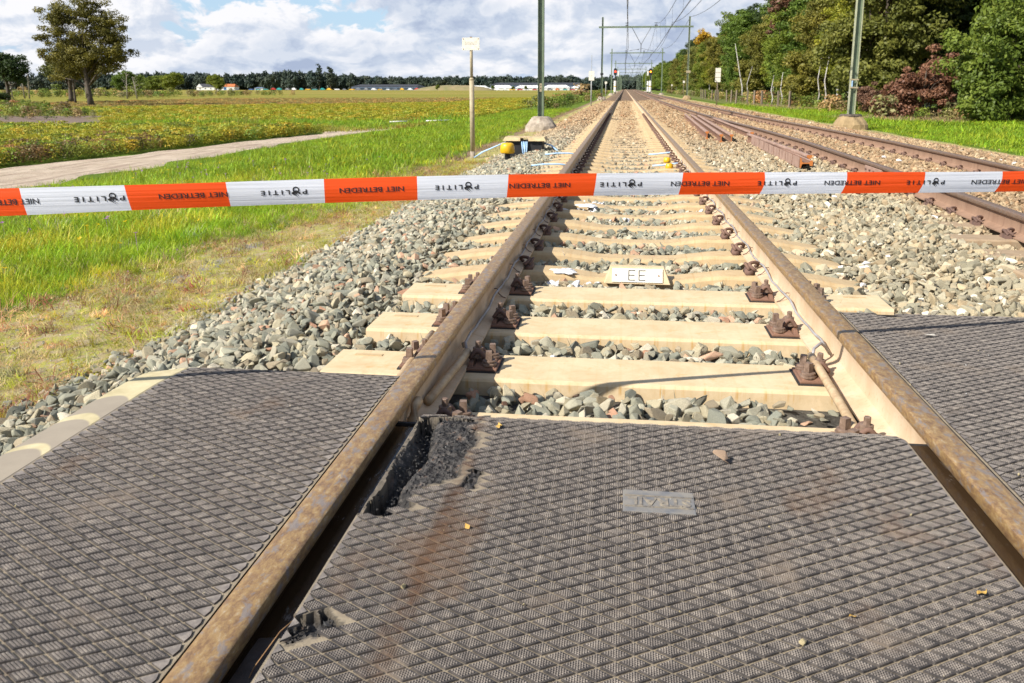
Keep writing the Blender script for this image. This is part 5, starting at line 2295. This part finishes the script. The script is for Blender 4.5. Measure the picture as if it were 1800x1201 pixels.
signal(-2.15, 188, -.35, 'lamp_red', 'railway signal showing red left of the tracks', 1)
signal(5.75, 190, -.35, 'lamp_orange', 'railway signal with black head showing orange right of the near track', -1)
r = empty('banded_post', (5.15, 188, -.35))
tag(r, 'shorter white banded post just left of the orange signal', 'post')
MB().tube([(0, 0, 0), (0, 0, 3.4)], .10, 8).build('post', 'black', r)
MB().tube([(0, 0, .7), (0, 0, 1.8)], .22, 10).build('white_band', 'white', r)
MB().tube([(0, 0, 2.1), (0, 0, 3.0)], .22, 10).build('white_band', 'white', r)
# ---------------------------------------------------------------- trees
def crown_mesh(seed, ells, nclump, per, cr, leaf, mat_, hollow=.55, droop=0.0):
    """leaf-sized faces gathered in clumps through the crown's volume"""
    r = np.random.default_rng(seed)
    ells = np.array(ells, float)           # cx cy cz rx ry rz
    vol = (ells[:, 3] * ells[:, 4] * ells[:, 5]) ** (2 / 3)
    ei = r.choice(len(ells), nclump, p=vol / vol.sum())
    d = r.normal(0, 1, (nclump, 3))
    d /= np.linalg.norm(d, axis=1)[:, None]
    rad = (hollow + (1 - hollow) * r.random(nclump)) * np.exp(r.normal(0, .10, nclump))
    C = ells[ei, :3] + d * ells[ei, 3:] * rad[:, None]
    ct = r.random(nclump)
    crr = cr * np.exp(r.normal(0, .3, nclump))
    n = nclump * per
    ci = np.repeat(np.arange(nclump), per)
    off = r.normal(0, 1, (n, 3))
    off /= np.linalg.norm(off, axis=1)[:, None]
    off *= (r.random(n) ** .45)[:, None] * crr[ci][:, None] * np.array([1, 1, .62])
    off[:, 2] -= droop * (off[:, 0] ** 2 + off[:, 1] ** 2)
    P = C[ci] + off
    nrm = off / (crr[ci][:, None] + 1e-6) + r.normal(0, .55, (n, 3)) + np.array([0, 0, .35])
    nrm /= np.linalg.norm(nrm, axis=1)[:, None]
    u = np.cross(nrm, r.normal(0, 1, (n, 3)))
    u /= np.linalg.norm(u, axis=1)[:, None]
    v = np.cross(nrm, u)
    s = leaf * np.exp(r.normal(0, .25, n))[:, None]
    V = np.stack([P + u * s, P + v * s * .55, P - u * s * .85, P - v * s * .55], 1).reshape(-1, 3)
    F = np.arange(4 * n).reshape(n, 4)
    tint = np.clip(.15 + .5 * ct[ci] + .35 * r.random(n), 0, 1)
    return np_mesh('crown', V, F, [M[mat_]], attrs={'tint': np.repeat(tint, 4)}), C


def trunk_mb(h, r0, C, nl=9, seed=1, lean=(0, 0), base=.25, r1=.25):
    r = random.Random(seed)
    mb = MB()
    pts = []
    for k in range(9):
        u = k / 8
        pts.append(Vector((lean[0] * u + .12 * r0 * 10 * math.sin(u * 5 + seed) * .1, lean[1] * u, h * u)))
    rr = [r0 * (1.35 if k == 0 else 1) * (1 - (1 - r1) * k / 8) for k in range(9)]
    mb.tube(pts, rr, 9)
    idx = list(range(len(C)))
    r.shuffle(idx)
    for q in idx[:nl]:
        t_ = Vector(C[q])
        u = min(.95, max(base, (t_.z / h) * r.uniform(.45, .75)))
        a = pts[int(u * 8)]
        mid = a.lerp(t_, .5) + Vector((r.uniform(-.2, .2), r.uniform(-.2, .2), .25))
        q0 = r0 * (1 - .7 * u) * .36
        mb.tube([a, mid, t_], [q0, q0 * .6, q0 * .18], 6)
    return mb


def make_tree(name, loc, seed, ells, leafmat, barkmat, nclump=90, per=160, cr=.8, leaf=.12, th=6, tr=.2, nl=9, hollow=.55, lean=(0, 0), label='', cat='tree', group=None, rz=0.0, droop=0.0, r1=.25):
    r = empty(name, loc, rz)
    me, C = crown_mesh(seed, ells, nclump, per, cr, leaf, leafmat, hollow, droop)
    o = obj('crown', me, r)
    t_ = trunk_mb(th, tr, C, nl, seed, lean, r1=r1).build('trunk', barkmat, r, smooth=True)
    tag(r, label, cat, group)
    return r


def place(proto, loc, s, rz, label, group):
    c = copy_tree(proto)
    c.location = loc
    c.scale = s if isinstance(s, tuple) else (s, s, s)
    c.rotation_euler = (0, 0, rz)
    tag(c, label, group=group)
    return c


# the big oak on the left and its neighbours
make_tree('oak_tree', (-58.1, 84.5, -.9), 3,
          [(-.4, 0, 8.0, 4.0, 3.6, 3.0), (-3.4, 0, 6.0, 2.4, 2.6, 2.0), (3.0, 0, 5.8, 2.1, 2.4, 2.2), (-3.0, .5, 3.9, 2.0, 2.2, 1.1), (.3, 0, 5.4, 3.9, 3.0, 1.5), (-2.6, 0, 9.6, 1.8, 1.8, 1.2), (2.8, 0, 8.8, 1.9, 1.8, 1.3), (.4, 0, 10.2, 2.5, 2.4, 1.5), (-1.2, 1, 4.6, 2.8, 2.6, 1.4), (3.9, -.3, 7.1, 1.5, 1.7, 1.3), (2.2, 0, 4.0, 1.4, 1.6, .9), (-3.9, 0, 8.3, 1.3, 1.5, 1.0)],
          'leaf_oak', 'bark', 300, 190, .66, .095, 8.5, .30, 40, .30, (-.5, 0), 'large broad oak standing alone by the field with thick bare trunk', group=None)
make_tree('oak_tree', (-75.0, 105, -.9), 5,
          [(0, 0, 5.4, 3.2, 2.8, 1.9), (-2.2, 0, 4.6, 1.8, 2, 1.6), (2.2, 0, 5.6, 2.0, 2, 1.9)],
          'leaf_oak', 'bark', 100, 170, .8, .12, 6.0, .34, 16, .3, (0, 0), 'smaller oak just behind and left of the large lone oak')
make_tree('oak_tree', (-69.5, 98, -.9), 15,
          [(0, 0, 5.8, 2.6, 2.2, 2.4), (2, 0, 4.2, 1.6, 1.5, 1.2)],
          'leaf_oak', 'bark', 60, 150, .8, .12, 6.0, .14, 9, .3, (0, 0), 'slender tree between the two oaks, mostly hidden by the big one')
make_tree('dark_tree', (-83.5, 104, -.9), 6, [(0, 0, 5.2, 2.6, 2.6, 2.0), (1.2, 0, 4.2, 1.8, 2, 1.5)],
          'leaf_dark', 'bark', 70, 170, .8, .13, 5, .3, 10, .3, (0, 0), 'dark tree cut by the left edge of the picture')
make_tree('dark_bush', (-82.8, 101, -.9), 8, [(0, 0, .9, 1.4, 1.4, .9)], 'leaf_dark', 'bark', 24, 140, .5, .09, 1, .05, 4, .3, (0, 0), 'low dark bush under the tree at the left edge', 'bush')

# mid-distance trees beyond the left field
oakp = make_tree('field_tree', (-198, 310, -.9), 21, [(0, 0, 5.8, 3.6, 3.4, 3.4), (-1.5, 0, 4, 3, 3, 2.4), (1.8, 0, 6.4, 2.4, 2.4, 2.2)],
                 'leaf_green', 'bark', 110, 90, 1.1, .24, 6, .35, 9, .4, label='round green tree low between the two oak trunks', group='trees beyond the left field')
FT = [(-172, 300, 1.0, 'tall rounded green tree standing alone left of the white gabled farmhouse'), (-198, 330, .9, 'dull green tree, second left of the farmhouse'),
      (-235, 380, 1.05, 'dull green tree, third left of the farmhouse'), (-193, 300, .85, 'low green tree just right of the big oak trunk'),
      (-262, 300, 1.0, 'rounded tree behind the dead trunks at the far left'), (-238, 280, .8, 'low tree between the left edge tree and the oaks'),
      (-250, 420, 1.1, 'broad tree far behind the big oak'), (-206, 400, 1.1, 'broad dark tree in the gap before the farmhouse wood')]
for i, (x, y, s, lb) in enumerate(FT):
    place(oakp, (x, y, -.9), (s, s, s * .9), i * 1.3, lb, 'trees beyond the left field')
for i, (x, y, h, ln, lb) in enumerate(((-116, 150, 7.6, .6, 'tallest leaning dead birch trunk left of the oaks'), (-117, 150, 6.2, -.5, 'dead birch trunk crossing the tallest one'), (-119.5, 150, 4.8, -.8, 'short leaning dead trunk nearest the left edge'),
                              (-95.5, 150, 5.0, .3, 'bare dead trunk right of the big oak'), (-93.5, 150, 4.2, -.6, 'thin bare dead tree farthest right of the big oak'), (-104, 150, 4.0, 0, 'pale dead stem between the two oak trunks'))):
    mb = MB()
    mb.tube([(0, 0, 0), (ln * .3, 0, h * .5), (ln, 0, h)], [.15, .09, .02], 7)
    rr = random.Random(i)
    for k in range(14):
        u = .3 + .048 * k
        a = Vector((ln * u * u, 0, h * u))
        mb.tube([a, a + Vector((rr.uniform(-1, 1) * 1.3, rr.uniform(-.4, .4), rr.uniform(.1, .9)))], [.04, .008], 4)
    o = mb.build('dead_tree', 'bark_grey', smooth=True)
    o.location = (x, y, -.9)
    tag(o, lb, 'dead tree', 'dead trunks beyond the left field')

# low scrub line under the far trees and around the oaks
scr = protos('scrub', [leafy_mesh(60 + k, M['crop_leaf'], 150, 1.5, 1.0, .17) for k in range(4)])
P = []
for _ in range(520):
    x, y = rng.uniform(-215, -92), rng.uniform(150, 230)
    P.append((x, y, .75))
for _ in range(260):
    u = rng.random()
    P.append((-80 + 45 * u + rng.normal(0, 1.5), 100 - 52 * u + rng.normal(0, 2), .26))
for _ in range(500):
    y = rng.uniform(60, 240)
    P.append((-5.6 + rng.normal(0, .9) - y * .004, y, .42))
for _ in range(500):
    y = rng.uniform(38, 260)
    P.append((14 + rng.normal(0, .9), y, .42))
NS = 500
P = np.array(P)
s = P[:, 2] * np.exp(rng.normal(0, .3, len(P)))
c = gcol(len(P), (.17, .20, .03), .35)
k = rng.random(len(P)) < .28
c[k] = gcol(k.sum(), (.30, .22, .09), .3)
gn_instances('scrub', scr, np.stack([P[:, 0], P[:, 1], gz(P[:, 0])], -1), np.stack([np.zeros(len(P))] * 2 + [rng.random(len(P)) * 6], -1), np.stack([s, s, s], -1), c, rng.integers(0, 4, len(P)),
             'rough scrub and tall weeds along field edges and under the trees', 'scrub')

# the wood on the right: prototypes
G = 'trees of the wood right of the railway'
X0 = 16.0
maple = make_tree('maple_tree', (15.6, 53, -.45), 31, [(0, 0, 7.0, 3.6, 3.4, 5.2), (-1.6, -1, 3.6, 2.6, 2.4, 2.8), (1.2, -.6, 9.5, 2.6, 2.6, 2.6), (-.6, -2.0, 2.0, 2.2, 1.4, 1.7)],
                  'leaf_olive', 'bark', 230, 190, .75, .115, 9, .22, 12, .45, label='bushy olive maple reaching the ground just left of the nearest right mast', group=G)
birch = make_tree('birch_tree', (15.8, 61, -.45), 33, [(0, 0, 7.6, 2.2, 2.2, 3.6), (0, 0, 5.2, 2.0, 2.0, 2.2), (0, 0, 10.5, 1.4, 1.4, 2.2)],
                  'leaf_light', 'bark_birch', 130, 150, .6, .10, 9.5, .11, 8, .3, (.3, 0), label='light green birch with white stem, first left of the olive maple', group=G, droop=.25)
alder = make_tree('alder_tree', (20.6, 62, -.45), 35, [(0, 0, 8.0, 3.4, 3.2, 5.2), (0, 0, 12, 2.4, 2.4, 2.6), (0, 0, 3.6, 2.6, 2.4, 2.4)],
                  'leaf_green', 'bark', 210, 170, .85, .13, 10, .22, 10, .45, label='tall green alder behind the nearest right mast', group=G)
pine = make_tree('dark_tree', (21.0, 56, -.45), 37, [(0, 0, 8.5, 3.8, 3.6, 5.6), (0, 0, 13, 2.6, 2.6, 2.6), (-1, 0, 3.5, 3, 3, 2.5)],
                 'leaf_dark', 'bark', 200, 170, .9, .14, 12, .26, 10, .5, label='tall dark tree forming the deep green gap right of the nearest mast', group=G)
bush = make_tree('round_bush', (16.6, 38.0, -.40), 39, [(0, 0, 2.6, 2.6, 2.4, 2.6), (1.6, 0, 4.0, 2.6, 2.4, 2.4), (-1.0, -.8, 1.2, 1.5, 1.6, 1.4), (2.8, 0, 2.0, 2.4, 2.2, 2.2)],
                 'leaf_bush', 'bark', 260, 210, .55, .085, 3, .12, 8, .6, label='big dense round green bush at the right edge of the picture', cat='bush', group=G)
redb = make_tree('red_bush', (14.6, 42.6, -.45), 41, [(0, 0, 1.5, 2.0, 1.2, 1.5), (1.0, 0, 2.3, 1.4, 1.2, 1.2), (-1.5, -.6, .8, 1.2, 1, .9)],
                 'leaf_red', 'bark', 120, 170, .42, .075, 2.4, .10, 10, .3, label='rusty red brown bush between the maple and the round bush', cat='bush', group=G)
redt = make_tree('red_tree', (15.6, 56.5, -.45), 43, [(0, 0, 9.6, 1.6, 1.6, 1.6), (.8, 0, 7.6, 1.0, 1.2, 1.5), (-1.6, 0, 10.6, 1.4, 1.2, 1.0)],
                 'leaf_red', 'bark', 50, 120, .55, .11, 9, .14, 8, .3, label='reddish leaved crown high in the wood left of the nearest mast', group=G)
yel = make_tree('yellow_tree', (17.0, 190, -.45), 45, [(0, 0, 12.6, 2.0, 1.6, 1.5), (0, 0, 8, 2, 2, 2.5)],
                'leaf_yellow', 'bark', 60, 80, .9, .2, 9, .2, 6, .4, label='golden yellow tree top rising above the wood by the second right mast', group=G)
place(bush, (20.6, 40.5, -.4), (1.1, 1.1, 1.35), 2.0, 'second dense green bush, mostly beyond the right edge of the picture', G)
place(bush, (22.5, 47.0, -.4), (1.3, 1.3, 2.0), 4.1, 'tall leafy bush filling the upper right corner behind the round bush', G)
place(alder, (25.5, 60, -.4), 1.05, 1.2, 'green alder standing behind the dark gap', G)
place(pine, (26.0, 55, -.4), 1.1, 2.2, 'dark tree behind the bush in the upper right corner', G)
place(pine, (19.2, 59.0, -.4), 1.0, 5.2, 'dark tree behind the red brown bush', G)
place(alder, (18.4, 60.0, -.4), 1.0, 3.3, 'green alder behind the bushy olive maple', G)
place(redt, (15.4, 84, -.4), (1.0, 1.0, 1.0), 2.4, 'reddish leaved crown farther along the wood, high among green leaves', G)
place(redb, (13.6, 46.5, -.4), (.55, .55, .5), 2.4, 'low patch of red brown leaves at the foot of the olive maple', G)
RW = random.Random(12)
kinds = [(birch, 'birch_tree', 'light green birch'), (alder, 'alder_tree', 'green alder'), (maple, 'maple_tree', 'olive maple'), (birch, 'birch_tree', 'pale leaved birch'), (alder, 'alder_tree', 'dense green alder')]
y = 66.0
k = 0
while y < 330:
    pr, nm, ds = kinds[RW.randrange(5)]
    x = 16.2 + RW.uniform(-.5, 1.8) + max(0, y - 120) * .006
    s = RW.uniform(.78, 1.0)
    place(pr, (x, y, -.45), (s, s, s * RW.uniform(.78, 1.0)), RW.uniform(0, 6), '%s, %s in the front row of the wood from the nearest mast' % (ds, ordn(min(k, 29))), G)
    y += 4.4 + y * .022
    k += 1
y = 68.0
k = 0
while y < 330:
    pr, nm, ds = kinds[RW.randrange(5)]
    if RW.random() < .3:
        pr, ds = pine, 'dark tree'
    x = 21.5 + RW.uniform(-1.2, 2.5) + max(0, y - 120) * .006
    s = RW.uniform(1.0, 1.12)
    place(pr, (x, y, -.45), (s, s, s * RW.uniform(.92, 1.10)), RW.uniform(0, 6), '%s, %s in the back row of the wood from the near end' % (ds, ordn(min(k, 29))), G)
    y += 5.0 + y * .02
    k += 1
y = 420.0
k = 0
while y < 720:
    x = 20 + RW.uniform(0, 4) - (y - 420) * .01
    place(alder, (x, y, -.45), (1.5, 1.5, 1.05), RW.uniform(0, 6), 'far green tree at the distant end of the wood, %s of its line' % ordn(k), G)
    y += 22
    k += 1
# white stems among the right-hand leaves
for i, (x, y, h, ln, w, lb) in enumerate(((13.2, 100, 6.6, -1.2, .11, 'tall curved white birch stem right of the pale plated post'), (13.5, 100, 4.0, .6, .07, 'short side stem beside the tall curved birch'),
                                         (12.2, 75, 2.6, .1, .08, 'white stem low in the leaves, first right of the curved birch'), (12.5, 72, 2.8, 0, .08, 'white stem low in the leaves, second right of the curved birch'),
                                         (13.2, 62, 4.2, .15, .06, 'thin white stem left of the olive maple'), (13.2, 60, 4.0, .2, .08, 'bright white stem touching the olive maple'))):
    mb = MB()
    w *= .75
    mb.tube([(0, 0, -.2), (ln * .2 + .1, 0, h * .25), (ln * .35 - .1, 0, h * .5), (ln, 0, h)], [w * 1.2, w, w * .8, w * .3], 8)
    o = mb.build('thin_birch', 'bark_birch', smooth=True)
    o.location = (x + .7, y, -.4)
    tag(o, lb, 'tree stem', 'white birch stems on the right')
# fence posts before the wood
for i in range(14):
    y = 58 + i * 5.2
    o = MB().box((0, 0, .55), (.13, .13, 1.5)).build('fence_post', 'wood_post')
    o.location = (11.2 + .2 * math.sin(i * 2.1), y, -.4)
    o.rotation_euler = (RW.uniform(-.05, .05), RW.uniform(-.05, .05), RW.uniform(0, 1))
    tag(o, 'weathered wooden fence post before the wood, %s from the near end' % ordn(i), 'fence post', 'wooden fence posts before the wood')

# ---------------------------------------------------------------- the far horizon
crs = protos('far_crown', [crown_mesh(70 + k, [(0, 0, 6.5, 7.5, 6.5, 5.0), (4, 0, 5, 6, 5, 4.5), (-4, 0, 5.5, 6, 5, 4.2)], 60, 60, 2.6, .95, 'leaf_far', .5)[0] for k in range(4)])
P, Sx = [], []
for x in np.arange(-1050, 20, 7):
    for row in range(2):
        y = 1010 + row * 25 + rng.normal(0, 6)
        hgt = 1.25 + .85 * vnoise(np.array([x]), np.array([0.0]), .013, 5)[0] + .14 * rng.normal() * .5
        if x > -330:
            hgt *= .90
        if x > -60:
            hgt *= .95
        P.append((x + rng.normal(0, 3), y, -2))
        Sx.append((rng.uniform(1.0, 1.5), rng.uniform(.9, 1.2), max(.8, hgt)))
for x in np.arange(-36, 130, 6):
    for row in range(2):
        P.append((x + rng.normal(0, 2), 820 + row * 20 + rng.normal(0, 5), -2))
        Sx.append((.8, .8, rng.uniform(1.0, 1.2) * (1.1 if x > 10 else .9)))
for x in np.arange(-120, -42, 7):
    P.append((x + rng.normal(0, 2), 900 + rng.normal(0, 5), -2))
    Sx.append((.8, .8, rng.uniform(1.2, 1.5) * (1 - abs(x + 78) / 90)))
P = np.array(P)
Sx = np.array(Sx)
n = len(P)
gn_instances('distant_wood', crs, P, np.stack([np.zeros(n), np.zeros(n), rng.random(n) * 6], -1), Sx, np.ones((n, 3)) * .5, rng.integers(0, 4, n),
             'dark blue green wood closing the horizon', 'wood')
for i, x in enumerate((-375, -361)):
    make_tree('poplar_tree', (x, 990, -1), 80 + i, [(0, 0, 17, 3.6, 3.6, 13 + i)], 'leaf_far', 'bark', 50, 40, 2.0, .8, 12, .5, 3, .5,
              label=['left one of the two tall poplars rising over the distant wood', 'right one of the two tall poplars rising over the distant wood'][i], group='tall poplars')


def house(name, x, y, w, d, wall_h, roof_h, wallm, roofm, label, ridge='x', z=-1.0, chim=True):
    r = empty(name, (x, y, z))
    tag(r, label, 'house' if w < 40 else 'hall')
    MB().box((0, 0, wall_h / 2), (w, d, wall_h)).build('wall', wallm, r)
    o = .5
    if ridge == 'x':
        V = [(-w / 2 - o, -d / 2 - o, wall_h), (w / 2 + o, -d / 2 - o, wall_h), (w / 2 + o, d / 2 + o, wall_h), (-w / 2 - o, d / 2 + o, wall_h), (-w / 2 + 1.5, 0, wall_h + roof_h), (w / 2 - 1.5, 0, wall_h + roof_h)]
        F = [(0, 1, 5, 4), (2, 3, 4, 5), (1, 2, 5), (3, 0, 4), (3, 2, 1, 0)]
    else:
        V = [(-w / 2 - o, -d / 2 - o, wall_h), (w / 2 + o, -d / 2 - o, wall_h), (w / 2 + o, d / 2 + o, wall_h), (-w / 2 - o, d / 2 + o, wall_h), (0, -d / 2 - o, wall_h + roof_h), (0, d / 2 + o, wall_h + roof_h)]
        F = [(0, 4, 5, 3), (4, 1, 2, 5), (0, 1, 4), (2, 3, 5), (3, 2, 1, 0)]
    rf = MB().add(V, F).build('roof', roofm, r)
    if chim:
        MB().box((w * .25, 0, wall_h + roof_h), (1.2, 1.2, 2.0)).build('chimney', 'roof_dark', rf)
    for k in range(3):
        fr = MB().box((-w * .3 + k * w * .3, -d / 2 - .05, wall_h * .5), (w * .10, .12, wall_h * .4)).build('window', 'white', r)
        MB().box((-w * .3 + k * w * .3, -d / 2 - .13, wall_h * .5), (w * .085, .05, wall_h * .33)).build('pane', 'glass_dark', fr)
    return r


hx = house('farmhouse', -492, 935, 22, 12, 3.6, 3.8, 'wall_white', 'roof_dark', 'low white farmhouse with dark roof on the far left horizon')
MB().add([(-11, -6.6, 3.2), (-3, -6.6, 3.2), (-7, -6.6, 7.3), (-11, -5.6, 3.2), (-3, -5.6, 3.2), (-7, -5.6, 7.3)], [(0, 1, 2), (5, 4, 3), (0, 3, 4, 1), (1, 4, 5, 2), (2, 5, 3, 0)]).build('gable', 'wall_white', hx)
hy = house('barn', -465, 930, 23, 12, 3.9, 3.2, 'wall_white', 'roof_orange', 'long white barn with bright orange roof on the far left horizon', chim=False)
MB().box((0, -6.1, 1.9), (3.2, .1, 3.2)).build('door', 'glass_blue', hy)
house('farm_shed', -430, 940, 10, 6, 2.2, 1.2, 'wall_white', 'roof_blue', 'small pale shed right of the orange roofed barn', chim=False)


def hall(x, y, w, d, h, wm, rm, label, nbay=8):
    r = empty('industrial_hall', (x, y, -1))
    tag(r, label, 'hall', 'long halls on the horizon')
    MB().box((0, 0, h / 2), (w, d, h)).build('wall', wm, r)
    MB().add([(-w / 2 - .5, -d / 2 - .5, h), (w / 2 + .5, -d / 2 - .5, h), (w / 2 + .5, d / 2 + .5, h), (-w / 2 - .5, d / 2 + .5, h), (-w / 2 + 4, 0, h + 2.6), (w / 2 - 4, 0, h + 2.6)],
             [(0, 1, 5, 4), (2, 3, 4, 5), (1, 2, 5), (3, 0, 4), (3, 2, 1, 0)]).build('roof', rm, r)
    for k in range(nbay):
        MB().box((-w / 2 + w * (k + .5) / nbay, -d / 2 - .06, h * .45), (w / nbay * .6, .1, h * .5)).build('bay_door', 'glass_dark' if wm != 'wall_white' else 'wall_white', r)


hall(-262, 905, 74, 40, 3.8, 'roof_blue', 'roof_dark', 'long low grey blue hall left of the notice pole', 9)
hall(-92, 880, 96, 40, 5.4, 'roof_blue', 'roof_dark', 'dark roofed hall seen behind the nearest left mast', 10)
for i, (x, w, h_, lb) in enumerate(((-150, 24, 3.6, 'left most white greenhouse just right of the notice pole'), (-124, 22, 4.2, 'second white greenhouse in the row'), (-97, 26, 4.0, 'third white greenhouse, left of the nearest left mast'),
                                   (-68, 26, 4.6, 'fourth white greenhouse, right of the nearest left mast'), (-42, 22, 4.4, 'right most white greenhouse at the end of the row'))):
    hall(x, 838, w, 14, h_ * .62, 'wall_white', 'wall_white', lb, 5)

cm = ['car_red', 'car_blue', 'car_white', 'car_yellow', 'car_teal', 'car_grey', 'car_white', 'roof_orange']
cn = ['red', 'blue', 'white', 'yellow', 'teal', 'grey', 'white', 'orange']
RC = random.Random(4)
for i in range(46):
    x = -412 + i * 8.2 + RC.uniform(-1, 1)
    k = RC.randrange(8)
    r = empty('parked_car', (x, 880 if i < 26 else 826, -.9), RC.uniform(-.2, .2))
    if i >= 30:
        r.location.x = -135 + (i - 30) * 7.6
    tag(r, 'tiny %s vehicle, %s from the left in the far %s row' % (cn[k], ordn(i if i < 26 else i - 26), 'left' if i < 26 else 'right'), 'car', 'vehicles parked in the far row')
    L, H = RC.uniform(4.2, 6.4), RC.uniform(1.3, 2.2)
    MB().box((0, 0, .35 + H * .3), (L, 1.9, H * .55), taper=.96).build('body', cm[k], r)
    MB().box((-.2, 0, .35 + H * .78), (L * .55, 1.6, H * .45), taper=.8).build('cabin', 'glass_dark' if H < 1.8 else cm[k], r)
    for sx in (-1, 1):
        MB().tube([(sx * L * .3, -1.0, .33), (sx * L * .3, 1.0, .33)], .33, 8).build('wheels', 'black', r)

# grassy mound between the halls
V, F = [], []
nx, ny = 40, 10
for j in range(ny):
    for i in range(nx):
        u, v = i / (nx - 1) * 2 - 1, j / (ny - 1) * 2 - 1
        q = max(0, 1 - abs(u) ** 2.4) * max(0, 1 - v * v)
        V.append((u * 40, v * 22, -1.2 + 5.4 * q ** .8 + .35 * mnoise.noise(Vector((u * 8, v * 4, 0)))))
for j in range(ny - 1):
    for i in range(nx - 1):
        F.append((j * nx + i, j * nx + i + 1, (j + 1) * nx + i + 1, (j + 1) * nx + i))
simple('mound', (.27, .20, .10), (.17, .16, .06), .12, .95)
o = MB().add(V, F).build('grass_mound', 'mound', smooth=True)
o.location = (-166, 800, 0)
tag(o, kind='structure')
for i, (x, y, s, lb) in enumerate(((-176, 770, .55, 'dark bush on the grassy mound left of the notice pole'), (-128, 800, .5, 'dark bush before the white greenhouses'), (-96, 805, .45, 'olive bush before the third greenhouse'), (-108, 800, .42, 'small round tree before the white greenhouses'))):
    place(oakp, (x, y, -.5), s, i * 2.0, lb, 'bushes before the far halls')
# small things in the fields
mb = MB()
mb.tube([(-9.4, 38.5, -.45), (-8.3, 39.2, -.43)], .028, 8)
mb.tube([(-11.2, 38.5, -.50), (-10.4, 38.8, -.48)], .025, 8)
tag(mb.build('white_pipe', 'white', smooth=True), 'white pipes lying in the grass behind the notice pole', 'pipe')
